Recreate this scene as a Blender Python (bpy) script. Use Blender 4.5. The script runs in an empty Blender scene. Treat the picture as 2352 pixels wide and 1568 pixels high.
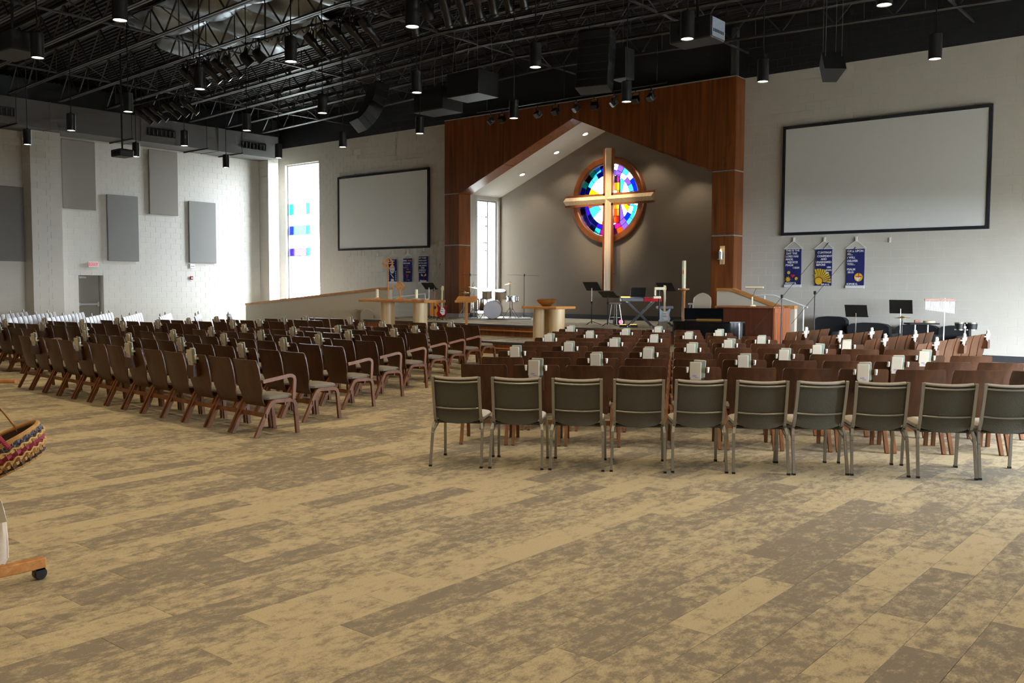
import bpy, math, random
from mathutils import Vector, Matrix
R = math.radians
random.seed(7)
SC = bpy.context.scene
COL = SC.collection

# ---------------------------------------------------------------- camera
HC = 1.70                                   # eye height
YAW, PIT, ROL, FPX = R(39.766), R(3.4466), R(0.21875), 2100.0
_fw = Vector((-math.sin(YAW)*math.cos(PIT), math.cos(YAW)*math.cos(PIT), -math.sin(PIT)))
_rt = Vector((math.cos(YAW), math.sin(YAW), 0))
_up = Vector((-math.sin(YAW)*math.sin(PIT), math.cos(YAW)*math.sin(PIT), math.cos(PIT)))
_r2 = _rt*math.cos(ROL) + _up*math.sin(ROL)
_u2 = -_rt*math.sin(ROL) + _up*math.cos(ROL)
cam_d = bpy.data.cameras.new('camera')
cam_d.sensor_width = 36.0
cam_d.lens = FPX/2352*36.0
cam_d.clip_start = 0.05
cam_d.clip_end = 300
cam = bpy.data.objects.new('camera', cam_d)
COL.objects.link(cam)
cam.matrix_world = Matrix(((_r2.x, _u2.x, -_fw.x, 0), (_r2.y, _u2.y, -_fw.y, 0), (_r2.z, _u2.z, -_fw.z, HC), (0, 0, 0, 1)))
SC.camera = cam

def in_frame(p):
    """size measure: pixels per metre if the point is in the picture, else 0"""
    d = Vector(p) - Vector((0, 0, HC))
    z = d.dot(_fw)
    if z < 0.3: return 0
    x = FPX*d.dot(_r2)/z; y = FPX*d.dot(_u2)/z
    return FPX/z if abs(x) < 1176+10 and abs(y) < 784+10 else 0

# ---------------------------------------------------------------- sky, exposure
W = bpy.data.worlds.new('world'); SC.world = W; W.use_nodes = True
bg = W.node_tree.nodes['Background']
bg.inputs[0].default_value = (0.84, 0.92, 1.0, 1)
bg.inputs[1].default_value = 60.0
SC.view_settings.view_transform = 'Standard'
SC.view_settings.look = 'None'
SC.view_settings.gamma = 1.0
SC.view_settings.use_curve_mapping = False
SC.view_settings.exposure = 0.05
LAMP_W = 190.0                              # watts of one pendant
LAMP_C = (1.0, 0.79, 0.50)
SC.cycles.use_denoising = True
SC.cycles.max_bounces = 6
SC.cycles.diffuse_bounces = 4
SC.cycles.glossy_bounces = 2
SC.cycles.transparent_max_bounces = 8
SC.cycles.use_adaptive_sampling = True
SC.cycles.adaptive_threshold = 0.1
SC.cycles.adaptive_min_samples = 20
SC.cycles.sample_clamp_indirect = 6.0
SC.cycles.caustics_reflective = False
SC.cycles.caustics_refractive = False

def daylight_portal(loc, size, facing):
    """tells the renderer where the sky enters; gives off no light of its own"""
    ld = bpy.data.lights.new('window_portal', 'AREA'); ld.shape = 'RECTANGLE'; ld.size, ld.size_y = size
    ld.cycles.is_portal = True
    o = bpy.data.objects.new('window_portal', ld); COL.objects.link(o); o.location = loc
    o.rotation_euler = Vector(facing).to_track_quat('-Z', 'Y').to_euler()

# ---------------------------------------------------------------- mesh builder
class MB:
    def __init__(s): s.v = []; s.f = []
    def pts(s, P, F):
        n = len(s.v); s.v += [tuple(p) for p in P]; s.f += [tuple(i+n for i in f) for f in F]; return s
    def box(s, c, sz, M=None):
        x, y, z = sz[0]/2, sz[1]/2, sz[2]/2
        P = [Vector((a*x, b*y, d*z)) for d in (-1, 1) for b in (-1, 1) for a in (-1, 1)]
        if M is not None: P = [M @ p for p in P]
        c = Vector(c)
        return s.pts([p+c for p in P], [(0, 2, 3, 1), (4, 5, 7, 6), (0, 1, 5, 4), (2, 6, 7, 3), (0, 4, 6, 2), (1, 3, 7, 5)])
    def ext(s, x0, x1, y0, y1, z0, z1):
        return s.box(((x0+x1)/2, (y0+y1)/2, (z0+z1)/2), (x1-x0, y1-y0, z1-z0))
    def rbox(s, c, sz, b, M=None):
        """box with chamfered edges on the four upright corners and top/bottom rims"""
        x, y, z = sz[0]/2, sz[1]/2, sz[2]/2
        def ring(i, zz):
            X, Y = x-i, y-i
            return [(X, -Y+b, zz), (X, Y-b, zz), (X-b, Y, zz), (-X+b, Y, zz), (-X, Y-b, zz), (-X, -Y+b, zz), (-X+b, -Y, zz), (X-b, -Y, zz)]
        rings = [ring(b*.6, -z), ring(0, -z+b), ring(0, z-b), ring(b*.6, z)]
        P = [Vector(p) for r in rings for p in r]
        if M is not None: P = [M @ p for p in P]
        c = Vector(c); P = [p+c for p in P]
        F = [tuple(reversed(range(8))), tuple(range(24, 32))]
        for k in range(3):
            for i in range(8):
                j = (i+1) % 8
                F.append((k*8+i, k*8+j, k*8+8+j, k*8+8+i))
        return s.pts(P, F)
    def tube(s, path, r, n=8, sq=None, caps=True, up=None):
        """sweep a circle (or a sq=(w,h) rectangle) along a path"""
        path = [Vector(p) for p in path]; m = len(path)
        rs = r if isinstance(r, (list, tuple)) else [r]*m
        P = []; prev = None
        for i, p in enumerate(path):
            t = (path[min(i+1, m-1)]-path[max(i-1, 0)])
            if t.length < 1e-9: t = Vector((0, 0, 1))
            t.normalize()
            if prev is None:
                a = Vector(up) if up else (Vector((0, 0, 1)) if abs(t.z) < .9 else Vector((0, 1, 0)))
            else: a = prev
            u = (a - t*a.dot(t))
            if u.length < 1e-6: u = t.orthogonal()
            u.normalize(); prev = u; w = t.cross(u)
            if sq:
                P += [p+w*sx*sq[0]/2+u*sy*sq[1]/2 for sx, sy in ((-1, -1), (1, -1), (1, 1), (-1, 1))]
            else:
                P += [p+(w*math.cos(2*math.pi*k/n)+u*math.sin(2*math.pi*k/n))*rs[i] for k in range(n)]
        k = 4 if sq else n
        F = []
        for i in range(m-1):
            for j in range(k):
                q = (j+1) % k
                F.append((i*k+j, i*k+q, i*k+k+q, i*k+k+j))
        if caps: F += [tuple(reversed(range(k))), tuple(range((m-1)*k, m*k))]
        return s.pts(P, F)
    def lathe(s, prof, n=16, c=(0, 0, 0), M=None, a0=0, a1=2*math.pi, caps=True):
        full = abs(a1-a0-2*math.pi) < 1e-6
        k = n if full else n+1
        P = []
        for r, z in prof:
            for i in range(k):
                a = a0+(a1-a0)*i/n
                P.append(Vector((r*math.cos(a), r*math.sin(a), z)))
        if M is not None: P = [M @ p for p in P]
        c = Vector(c); P = [p+c for p in P]
        F = []
        for j in range(len(prof)-1):
            for i in range(n):
                q = (i+1) % k
                F.append((j*k+i, j*k+q, j*k+k+q, j*k+k+i))
        if caps and prof[0][0] > 1e-6: F.append(tuple(reversed(range(k))))
        if caps and prof[-1][0] > 1e-6: F.append(tuple(range((len(prof)-1)*k, len(prof)*k)))
        return s.pts(P, F)
    def cyl(s, p0, p1, r, n=12): return s.tube([p0, p1], r, n)
    def prism(s, poly, d0, d1, fn=lambda u, v, d: (u, d, v)):
        """extrude a 2-D outline between depths d0 and d1; fn places (u, v, d)"""
        n = len(poly)
        P = [fn(u, v, d0) for u, v in poly]+[fn(u, v, d1) for u, v in poly]
        F = [tuple(range(n)), tuple(reversed(range(n, 2*n)))]+[(i, n+i, n+(i+1) % n, (i+1) % n) for i in range(n)]
        return s.pts(P, F)
    def sheet(s, rows, t, nrm):
        """grid of points given thickness t along nrm(i, j)"""
        a, b = len(rows), len(rows[0])
        top = [Vector(p) for r in rows for p in r]
        bot = [Vector(rows[i][j])-Vector(nrm(i, j))*t for i in range(a) for j in range(b)]
        F = []
        o = a*b
        for i in range(a-1):
            for j in range(b-1):
                q = (i*b+j, i*b+j+1, (i+1)*b+j+1, (i+1)*b+j)
                F += [q, tuple(o+x for x in reversed(q))]
        for i in range(a-1):
            F += [(i*b, (i+1)*b, o+(i+1)*b, o+i*b), ((i+1)*b-1, o+(i+1)*b-1, o+(i+2)*b-1, (i+2)*b-1)]
        for j in range(b-1):
            F += [(j, o+j, o+j+1, j+1), ((a-1)*b+j, (a-1)*b+j+1, o+(a-1)*b+j+1, o+(a-1)*b+j)]
        return s.pts(top+bot, F)
    def mesh(s, name, mat=None, smooth=False):
        me = bpy.data.meshes.new(name)
        me.from_pydata(s.v, [], s.f); me.validate(); me.update()
        import bmesh
        bm = bmesh.new(); bm.from_mesh(me); bmesh.ops.recalc_face_normals(bm, faces=bm.faces); bm.to_mesh(me); bm.free()
        if mat: me.materials.append(mat)
        if smooth:
            me.shade_smooth() if smooth is True else me.shade_smooth()
            try: me.set_sharp_from_angle(angle=R(38))
            except Exception: pass
        return me
    def build(s, name, mat, parent=None, loc=None, rz=0, smooth=False):
        return obj(name, s.mesh(name, mat, smooth), parent, loc, rz)

def obj(name, me, parent=None, loc=None, rz=0):
    o = bpy.data.objects.new(name, me); COL.objects.link(o)
    if parent is not None: o.parent = parent
    if loc is not None: o.location = loc
    if rz: o.rotation_euler = (0, 0, rz)
    return o
def thing(name, label, cat, loc=(0, 0, 0), rz=0, group=None):
    o = bpy.data.objects.new(name, None); COL.objects.link(o)
    o.empty_display_size = .1
    o.location = loc; o.rotation_euler = (0, 0, rz)
    return tag(o, label, cat, group)
def tag(o, label, cat, group=None):
    o['label'] = label; o['category'] = cat
    if group: o['group'] = group
    return o
def structure(o, label=None):
    o['kind'] = 'structure'
    if label: o['label'] = label
    return o
ORD = ['first', 'second', 'third', 'fourth', 'fifth', 'sixth', 'seventh', 'eighth', 'ninth', 'tenth', 'eleventh', 'twelfth', 'thirteenth', 'fourteenth', 'fifteenth']

# ---------------------------------------------------------------- materials
def nt(name):
    m = bpy.data.materials.new(name); m.use_nodes = True
    t = m.node_tree; b = t.nodes['Principled BSDF']
    return m, t, b
def N(t, kind, **kw):
    n = t.nodes.new(kind)
    for k, v in kw.items(): setattr(n, k, v)
    return n
def mixc(t, fac, a, b):
    n = N(t, 'ShaderNodeMix', data_type='RGBA')
    for sock, v in ((n.inputs[0], fac), (n.inputs[6], a), (n.inputs[7], b)):
        if hasattr(v, 'is_linked') or hasattr(v, 'links'): t.links.new(v, sock)
        else: sock.default_value = v if not isinstance(v, tuple) else (v+(1,))[:4]
    return n.outputs[2]
def mth(t, op, a, b=None, clamp=False):
    n = N(t, 'ShaderNodeMath', operation=op); n.use_clamp = clamp
    for sock, v in ((n.inputs[0], a), (n.inputs[1], b)):
        if v is None: continue
        if hasattr(v, 'links'): t.links.new(v, sock)
        else: sock.default_value = v
    return n.outputs[0]
def s2l(c):
    return tuple(((x/255)/12.92 if x <= 10 else (((x/255)+.055)/1.055)**2.4) for x in c)
def mat(name, srgb, rough=.6, metal=0., var=.10, scale=9., bump=0., spec=.5, coat=0.):
    """plain surface with a slight procedural mottling"""
    m, t, b = nt(name); c = s2l(srgb)
    tc = N(t, 'ShaderNodeTexCoord'); no = N(t, 'ShaderNodeTexNoise'); no.inputs['Scale'].default_value = scale; no.inputs['Detail'].default_value = 3
    t.links.new(tc.outputs['Object'], no.inputs['Vector'])
    lo = tuple(x*(1-var) for x in c); hi = tuple(min(1, x*(1+var)) for x in c)
    t.links.new(mixc(t, no.outputs[0], lo, hi), b.inputs['Base Color'])
    b.inputs['Roughness'].default_value = rough; b.inputs['Metallic'].default_value = metal
    b.inputs['Specular IOR Level'].default_value = spec
    if coat: b.inputs['Coat Weight'].default_value = coat; b.inputs['Coat Roughness'].default_value = .15
    if bump:
        bp = N(t, 'ShaderNodeBump'); bp.inputs['Strength'].default_value = bump; bp.inputs['Distance'].default_value = .01
        t.links.new(no.outputs[0], bp.inputs['Height']); t.links.new(bp.outputs[0], b.inputs['Normal'])
    return m
def wood(name, dark, light, sc=(18, 18, 1.2), rough=.35, world=False, stripe=0., spec=.5):
    m, t, b = nt(name)
    if world: src = N(t, 'ShaderNodeNewGeometry').outputs['Position']
    else: src = N(t, 'ShaderNodeTexCoord').outputs['Object']
    oi = N(t, 'ShaderNodeObjectInfo')
    vm = N(t, 'ShaderNodeVectorMath', operation='MULTIPLY'); vm.inputs[1].default_value = sc
    t.links.new(src, vm.inputs[0])
    va = N(t, 'ShaderNodeVectorMath', operation='ADD'); t.links.new(vm.outputs[0], va.inputs[0])
    cx = N(t, 'ShaderNodeCombineXYZ'); k = mth(t, 'MULTIPLY', oi.outputs['Random'], 37.)
    for i in range(3): t.links.new(k, cx.inputs[i])
    t.links.new(cx.outputs[0], va.inputs[1])
    no = N(t, 'ShaderNodeTexNoise'); no.inputs['Scale'].default_value = 1.0; no.inputs['Detail'].default_value = 5; no.inputs['Distortion'].default_value = .6
    t.links.new(va.outputs[0], no.inputs['Vector'])
    cr = N(t, 'ShaderNodeMapRange'); cr.inputs[1].default_value = .28; cr.inputs[2].default_value = .72
    t.links.new(no.outputs[0], cr.inputs[0])
    t.links.new(mixc(t, cr.outputs[0], s2l(dark), s2l(light)), b.inputs['Base Color'])
    b.inputs['Roughness'].default_value = rough; b.inputs['Specular IOR Level'].default_value = spec
    return m
def emit(name, col, s):
    m, t, b = nt(name)
    b.inputs['Base Color'].default_value = (0, 0, 0, 1)
    b.inputs['Emission Color'].default_value = (*col, 1); b.inputs['Emission Strength'].default_value = s
    return m
def glass(name, col, gloss=.04):
    m, t, b = nt(name)
    t.nodes.remove(b)
    out = t.nodes['Material Output']
    tr = N(t, 'ShaderNodeBsdfTransparent'); gl = N(t, 'ShaderNodeBsdfGlossy'); gl.inputs['Roughness'].default_value = .05
    no = N(t, 'ShaderNodeTexNoise'); no.inputs['Scale'].default_value = 6.
    t.links.new(mixc(t, no.outputs[0], tuple(x*.85 for x in col), tuple(min(1, x*1.1) for x in col)), tr.inputs[0])
    mx = N(t, 'ShaderNodeMixShader'); mx.inputs[0].default_value = gloss
    t.links.new(tr.outputs[0], mx.inputs[1]); t.links.new(gl.outputs[0], mx.inputs[2]); t.links.new(mx.outputs[0], out.inputs[0])
    return m

PLW, PLL, PLX = .25, 1.0, -2.29             # carpet plank width, length, seam origin
def carpet(name):
    m, t, b = nt(name)
    ps = N(t, 'ShaderNodeNewGeometry').outputs['Position']
    sp = N(t, 'ShaderNodeSeparateXYZ'); t.links.new(ps, sp.inputs[0])
    u = mth(t, 'DIVIDE', mth(t, 'SUBTRACT', sp.outputs[0], PLX), PLW); i = mth(t, 'FLOOR', u)
    v = mth(t, 'ADD', mth(t, 'DIVIDE', sp.outputs[1], PLL), mth(t, 'FRACT', mth(t, 'MULTIPLY', i, .382)))
    j = mth(t, 'FLOOR', v)
    cx = N(t, 'ShaderNodeCombineXYZ'); t.links.new(i, cx.inputs[0]); t.links.new(j, cx.inputs[1])
    wn = N(t, 'ShaderNodeTexWhiteNoise', noise_dimensions='2D'); t.links.new(cx.outputs[0], wn.inputs['Vector'])
    # every plank shows a different cut of the marbled print
    off = N(t, 'ShaderNodeVectorMath', operation='SCALE'); t.links.new(wn.outputs['Color'], off.inputs[0]); off.inputs['Scale'].default_value = 9.
    add = N(t, 'ShaderNodeVectorMath', operation='ADD'); t.links.new(ps, add.inputs[0]); t.links.new(off.outputs[0], add.inputs[1])
    st = N(t, 'ShaderNodeVectorMath', operation='MULTIPLY'); st.inputs[1].default_value = (12., 7., 1.); t.links.new(add.outputs[0], st.inputs[0])
    n1 = N(t, 'ShaderNodeTexNoise'); n1.inputs['Scale'].default_value = 1.; n1.inputs['Detail'].default_value = 9.; n1.inputs['Roughness'].default_value = .80
    t.links.new(st.outputs[0], n1.inputs['Vector'])
    n2 = N(t, 'ShaderNodeTexNoise'); n2.inputs['Scale'].default_value = 140.; n2.inputs['Detail'].default_value = 2.
    t.links.new(ps, n2.inputs['Vector'])
    bias = mth(t, 'MULTIPLY', mth(t, 'SUBTRACT', wn.outputs['Value'], .5), .19)
    f = mth(t, 'ADD', n1.outputs[0], bias)
    mr = N(t, 'ShaderNodeMapRange', interpolation_type='SMOOTHSTEP'); mr.inputs[1].default_value = .39; mr.inputs[2].default_value = .60
    t.links.new(f, mr.inputs[0])
    c1 = mixc(t, mr.outputs[0], s2l((129, 120, 107)), s2l((178, 164, 135)))
    sp2 = mth(t, 'ADD', .72, mth(t, 'MULTIPLY', n2.outputs[0], .56))
    sc = N(t, 'ShaderNodeVectorMath', operation='SCALE'); t.links.new(c1, sc.inputs[0]); t.links.new(sp2, sc.inputs['Scale'])
    t.links.new(sc.outputs[0], b.inputs['Base Color'])
    b.inputs['Roughness'].default_value = .95; b.inputs['Specular IOR Level'].default_value = .1
    bp = N(t, 'ShaderNodeBump'); bp.inputs['Strength'].default_value = .35; bp.inputs['Distance'].default_value = .004
    t.links.new(n2.outputs[0], bp.inputs['Height']); t.links.new(bp.outputs[0], b.inputs['Normal'])
    return m
def painted_block(name, light, dark, zsplit):
    """masonry paint: pale below the paint line, near black above it"""
    m, t, b = nt(name)
    ps = N(t, 'ShaderNodeNewGeometry').outputs['Position']
    sp = N(t, 'ShaderNodeSeparateXYZ'); t.links.new(ps, sp.inputs[0])
    f = mth(t, 'GREATER_THAN', sp.outputs[2], zsplit)
    no = N(t, 'ShaderNodeTexNoise'); no.inputs['Scale'].default_value = 2.5; no.inputs['Detail'].default_value = 4.
    t.links.new(ps, no.inputs['Vector'])
    c = s2l(light); d = s2l(dark)
    a = mixc(t, no.outputs[0], tuple(x*.93 for x in c), tuple(x*1.06 for x in c))
    t.links.new(mixc(t, f, a, d), b.inputs['Base Color'])
    n2 = N(t, 'ShaderNodeTexNoise'); n2.inputs['Scale'].default_value = 45.; t.links.new(ps, n2.inputs['Vector'])
    bp = N(t, 'ShaderNodeBump'); bp.inputs['Strength'].default_value = .25; bp.inputs['Distance'].default_value = .004
    t.links.new(n2.outputs[0], bp.inputs['Height']); t.links.new(bp.outputs[0], b.inputs['Normal'])
    b.inputs['Roughness'].default_value = .55
    return m

M = {}
M['carpet'] = carpet('carpet_print')
M['block'] = painted_block('painted_block', (208, 203, 194), (34, 35, 41), 7.36)
M['mortar'] = painted_block('painted_joint', (216, 212, 204), (40, 41, 47), 7.36)
M['drywall'] = mat('white_drywall', (225, 222, 216), .8, var=.03)
M['tanwall'] = mat('warm_grey_plaster', (196, 188, 174), .8, var=.03)
M['taupe'] = mat('taupe_plaster', (122, 110, 96), .75, var=.04, scale=3)
M['dark'] = mat('dark_paint', (34, 35, 39), .7, var=.1)
M['deck'] = mat('black_deck_paint', (31, 32, 34), .6, var=.12)
M['joist'] = mat('grey_joist_paint', (66, 66, 66), .45, var=.12)
M['foil'] = mat('foil_insulation', (128, 136, 144), .30, .85, var=.2, scale=3, bump=.5)
M['duct'] = mat('duct_grey_paint', (96, 95, 93), .6, var=.06)
M['black'] = mat('black_metal', (22, 23, 25), .42, var=.15)
M['blackgloss'] = mat('piano_lacquer', (8, 9, 11), .12, var=.1, coat=.6)
M['blackfab'] = mat('black_cloth', (30, 31, 36), .9, var=.2, scale=40)
M['steel'] = mat('brushed_steel', (178, 178, 176), .3, .9, var=.06)
M['chrome'] = mat('chrome', (215, 218, 222), .15, 1., var=.03)
M['white'] = mat('white_paint', (228, 228, 226), .5, var=.03)
M['trimgrey'] = mat('aluminium_reveal', (172, 170, 172), .45, .3, var=.05)
M['basebd'] = mat('charcoal_rubber_base', (58, 58, 62), .6, var=.08)
M['screen'] = mat('projection_screen_cloth', (236, 238, 238), .9, var=.015)
M['acou'] = mat('acoustic_fabric', (134, 131, 128), .95, var=.06, scale=60, bump=.2)
M['acou2'] = mat('warm_acoustic_fabric', (138, 131, 124), .95, var=.06, scale=60, bump=.2)
M['panel'] = wood('cherry_veneer', (84, 42, 16), (138, 77, 32), (9, 9, .55), .32, True)
M['chair'] = wood('walnut_plywood', (54, 29, 13), (86, 49, 23), (14, 14, 1.6), .4)
M['chairleg'] = wood('walnut_bentwood', (92, 51, 19), (128, 77, 32), (14, 14, 2.), .5)
M['oak'] = wood('honey_oak', (168, 108, 52), (204, 146, 84), (4, 30, 30), .4)
M['oakv'] = wood('honey_oak_upright', (168, 108, 52), (204, 146, 84), (30, 30, 3), .4)
M['maple'] = wood('pale_maple', (196, 168, 124), (222, 198, 158), (14, 14, 1.2), .4)
M['crossw'] = wood('cream_cross_maple', (206, 174, 132), (228, 202, 166), (12, 12, .8), .45)
M['organ'] = wood('dark_mahogany', (66, 34, 20), (92, 48, 28), (9, 9, .8), .35)
M['mahog'] = wood('red_brown_mahogany', (132, 74, 46), (165, 100, 66), (9, 9, .8), .4)
M['cush'] = mat('grey_seat_fabric', (122, 115, 104), .95, var=.15, scale=70, bump=.3)
M['chfab'] = mat('charcoal_tweed', (88, 87, 80), .95, var=.22, scale=120, bump=.3)
M['chlight'] = mat('light_grey_upholstery', (168, 160, 150), .9, var=.1, scale=90, bump=.2)
M['pewter'] = mat('pewter_tube', (156, 154, 148), .38, .75, var=.05)
M['beige'] = mat('beige_upholstery', (150, 140, 124), .9, var=.08, scale=60)
M['paper'] = mat('cream_paper', (196, 186, 168), .8, var=.05)
M['green'] = mat('sage_book_cover', (140, 152, 140), .6, var=.06)
M['navy'] = mat('navy_felt', (30, 34, 100), .95, var=.12, scale=50)
M['gold'] = mat('gold_felt', (220, 180, 30), .95, var=.08)
M['orange'] = mat('orange_felt', (230, 120, 30), .95, var=.08)
M['red'] = mat('red_felt', (190, 40, 45), .9, var=.08)
M['pink'] = mat('pink_felt', (205, 110, 160), .9, var=.08)
M['gfelt'] = mat('green_felt', (60, 150, 110), .9, var=.08)
M['wfelt'] = mat('white_felt', (228, 228, 232), .9, var=.04)
M['brass'] = mat('brass', (196, 158, 84), .28, .9, var=.08)
M['redgl'] = mat('red_lacquer', (150, 22, 30), .2, var=.1, coat=.5)
M['amber'] = mat('amber_lacquer', (205, 130, 45), .25, var=.12, coat=.4)
M['shell'] = mat('champagne_drum_wrap', (178, 156, 128), .25, .2, var=.12, coat=.4)
M['head'] = mat('drum_head', (214, 212, 220), .5, var=.03)
M['wax'] = mat('ivory_wax', (232, 224, 190), .5, var=.03)
M['lens'] = mat('fixture_lens', (150, 155, 160), .2, .3, var=.1)
M['lampglow'] = emit('lamp_glow', (1.0, .90, .70), 14.)
M['canglow'] = emit('recessed_lamp_glow', (1.0, .93, .8), 7.)
M['redlit'] = emit('exit_letter_glow', (1.0, .12, .14), .8)
M['flame'] = emit('flame_glow', (1.0, .62, .25), 9.)
M['bulbred'] = emit('red_lamp_glow', (1.0, .10, .16), 4.)
M['bulbor'] = emit('orange_lamp_glow', (1.0, .45, .08), 3.)
M['bulbbl'] = emit('blue_lamp_glow', (.2, .45, 1.0), 3.)
M['clear'] = glass('clear_glass', (.93, .96, .97))
# ================================================================ THE ROOM
YF, XL, XR, YB = 23.40, -32.25, 2.5, -5.0     # front wall, left wall, right wall, back wall
CX = -16.66                                    # centre line of the chancel
SZ, LZ = .63, .31                              # stage and landing heights
PY = 22.85                                     # front plane of the wooden portal
XJ0, XJ1 = -21.40, -11.92                      # inner faces of the portal columns
XO0, XO1 = -22.05, -11.27                      # outer faces
ZE, ZA, ZT = 4.84, 6.83, 7.32                  # eave, apex, top
SL = (ZA-ZE)/(CX-XJ0)
def zslope(x): return ZA-abs(x-CX)*SL

def wall_cells(u0, u1, z0, z1, holes):
    us = sorted({u0, u1, *[h[0] for h in holes], *[h[1] for h in holes]}); zs = sorted({z0, z1, *[h[2] for h in holes], *[h[3] for h in holes]})
    for a, b in zip(us, us[1:]):
        for c, d in zip(zs, zs[1:]):
            um, zm = (a+b)/2, (c+d)/2
            if a < u0-1e-6 or b > u1+1e-6 or c < z0-1e-6 or d > z1+1e-6: continue
            if any(h[0] < um < h[1] and h[2] < zm < h[3] for h in holes): continue
            yield a, b, c, d

BL, BH, JN = .4064, .2032, .007
def lay_blocks(wall, place, regions, holes, avoid, keep=300, prefer=None):
    """running bond of painted blocks: the largest in the picture singly, the rest joined"""
    full, part = [], MB()
    d = .004
    for (u0, u1, z0, z1) in regions:
        k = 0
        while k*BH < z1-1e-4:
            za, zb = max(k*BH, z0)+JN/2, min((k+1)*BH, z1)-JN/2
            if za < zb-.02 and (k+1)*BH > z0:
                i = math.floor((u0-.5*BL)/BL)-1
                while True:
                    ua = i*BL+(BL/2 if k % 2 else 0); ub = ua+BL; i += 1
                    if ua > u1: break
                    a, b = max(ua, u0)+JN/2, min(ub, u1)-JN/2
                    if b-a < .03: continue
                    zm = (za+zb)/2; cut = False
                    for h in holes:
                        if h[2] < zm < h[3]:
                            if a >= h[0]-.01 and b <= h[1]+.01: cut = None; break
                            if a < h[0] < b <= h[1]+.3: b = h[0]; cut = True
                            elif h[0]-.3 <= a < h[1] < b: a = h[1]; cut = True
                    if cut is None or b-a < .03: continue
                    c = ((a+b)/2, zm)
                    if not cut and abs((b-a)-(BL-JN)) < 1e-4 and abs((zb-za)-(BH-JN)) < 1e-4:
                        hid = any(h[0] < c[0] < h[1] and h[2] < c[1] < h[3] for h in avoid)
                        full.append((0 if hid else in_frame(place(c[0], c[1], 0)), c))
                    else:
                        p = [place(x, z, dd) for dd in (0, d) for z in (za, zb) for x in (a, b)]
                        part.pts(p, [(0, 1, 3, 2), (4, 6, 7, 5), (0, 4, 5, 1), (2, 3, 7, 6), (0, 2, 6, 4), (1, 5, 7, 3)])
            k += 1
    full.sort(key=lambda t: -t[0])
    h, g = (BL-JN)/2, (BH-JN)/2
    o0 = Vector(place(0, 0, 0))
    tmpl = MB(); e = .002
    def bb(c, m):
        P = []
        for dd, s in ((0, 0), (d-e, 0), (d, e)):
            P += [place(c[0]+x*(h-s), c[1]+z*(g-s), dd) for x, z in ((-1, -1), (1, -1), (1, 1), (-1, 1))]
        m.pts(P, [(0, 1, 5, 4), (1, 2, 6, 5), (2, 3, 7, 6), (3, 0, 4, 7), (4, 5, 9, 8), (5, 6, 10, 9), (6, 7, 11, 10), (7, 4, 8, 11), (8, 9, 10, 11)])
    bb((0, 0), tmpl)
    me = MB(); me.pts([Vector(p)-o0 for p in tmpl.v], tmpl.f)
    me = me.mesh('block', M['block'])
    for s, c in full[:keep]:
        o = obj('block', me, wall, Vector(place(c[0], c[1], 0)))
    for s, c in full[keep:]: bb(c, part)
    o = part.build('block_field', M['block'], wall); o['kind'] = 'stuff'

# ---- floor: carpet planks
fl = structure(MB().ext(XL-.3, XR+.2, YB, 25.2, -.3, -.006).build('floor', M['carpet']), 'tan and grey marbled carpet plank floor of the hall')
cand = []; rest = MB()
i0, i1 = math.floor((XL-PLX)/PLW), math.ceil((XR-PLX)/PLW)
g = .0016
for i in range(i0, i1):
    off = (i*.382) % 1.0
    j = math.floor(YB+off)
    while True:
        x0 = PLX+i*PLW; y0 = (j-off)*PLL; j += 1
        if y0 > YF: break
        c = (x0+PLW/2, y0+PLL/2)
        s = in_frame((c[0], c[1], 0))
        cand.append((s*s if x0+PLW < XR and y0+PLL < YF and x0 > XL else 0, x0, y0))
cand.sort(key=lambda t: -t[0])
pm = MB(); t_ = .006; b_ = .0012
w, l = PLW/2-g/2, PLL/2-g/2
P = [(sx*(w-e), sy*(l-e), z) for z, e in ((-t_, 0), (-b_, 0), (0, b_)) for sx, sy in ((-1, -1), (1, -1), (1, 1), (-1, 1))]
pm.pts(P, [(0, 1, 5, 4), (1, 2, 6, 5), (2, 3, 7, 6), (3, 0, 4, 7), (4, 5, 9, 8), (5, 6, 10, 9), (6, 7, 11, 10), (7, 4, 8, 11), (8, 9, 10, 11)])
pme = pm.mesh('carpet_plank', M['carpet'])
for s, x0, y0 in cand[:300]: obj('carpet_plank', pme, fl, (x0+PLW/2, y0+PLL/2, 0))
for s, x0, y0 in cand[300:]:
    a, b = max(x0+g/2, XL), min(x0+PLW-g/2, XR); c, d = max(y0+g/2, YB), min(y0+PLL-g/2, YF)
    if b > a and d > c: rest.pts([(a, c, 0), (b, c, 0), (b, d, 0), (a, d, 0), (a, c, -.004), (b, c, -.004), (b, d, -.004), (a, d, -.004)], [(0, 1, 2, 3), (0, 4, 5, 1), (1, 5, 6, 2), (2, 6, 7, 3), (3, 7, 4, 0)])
o = rest.build('carpet_plank_field', M['carpet'], fl); o['kind'] = 'stuff'

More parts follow.
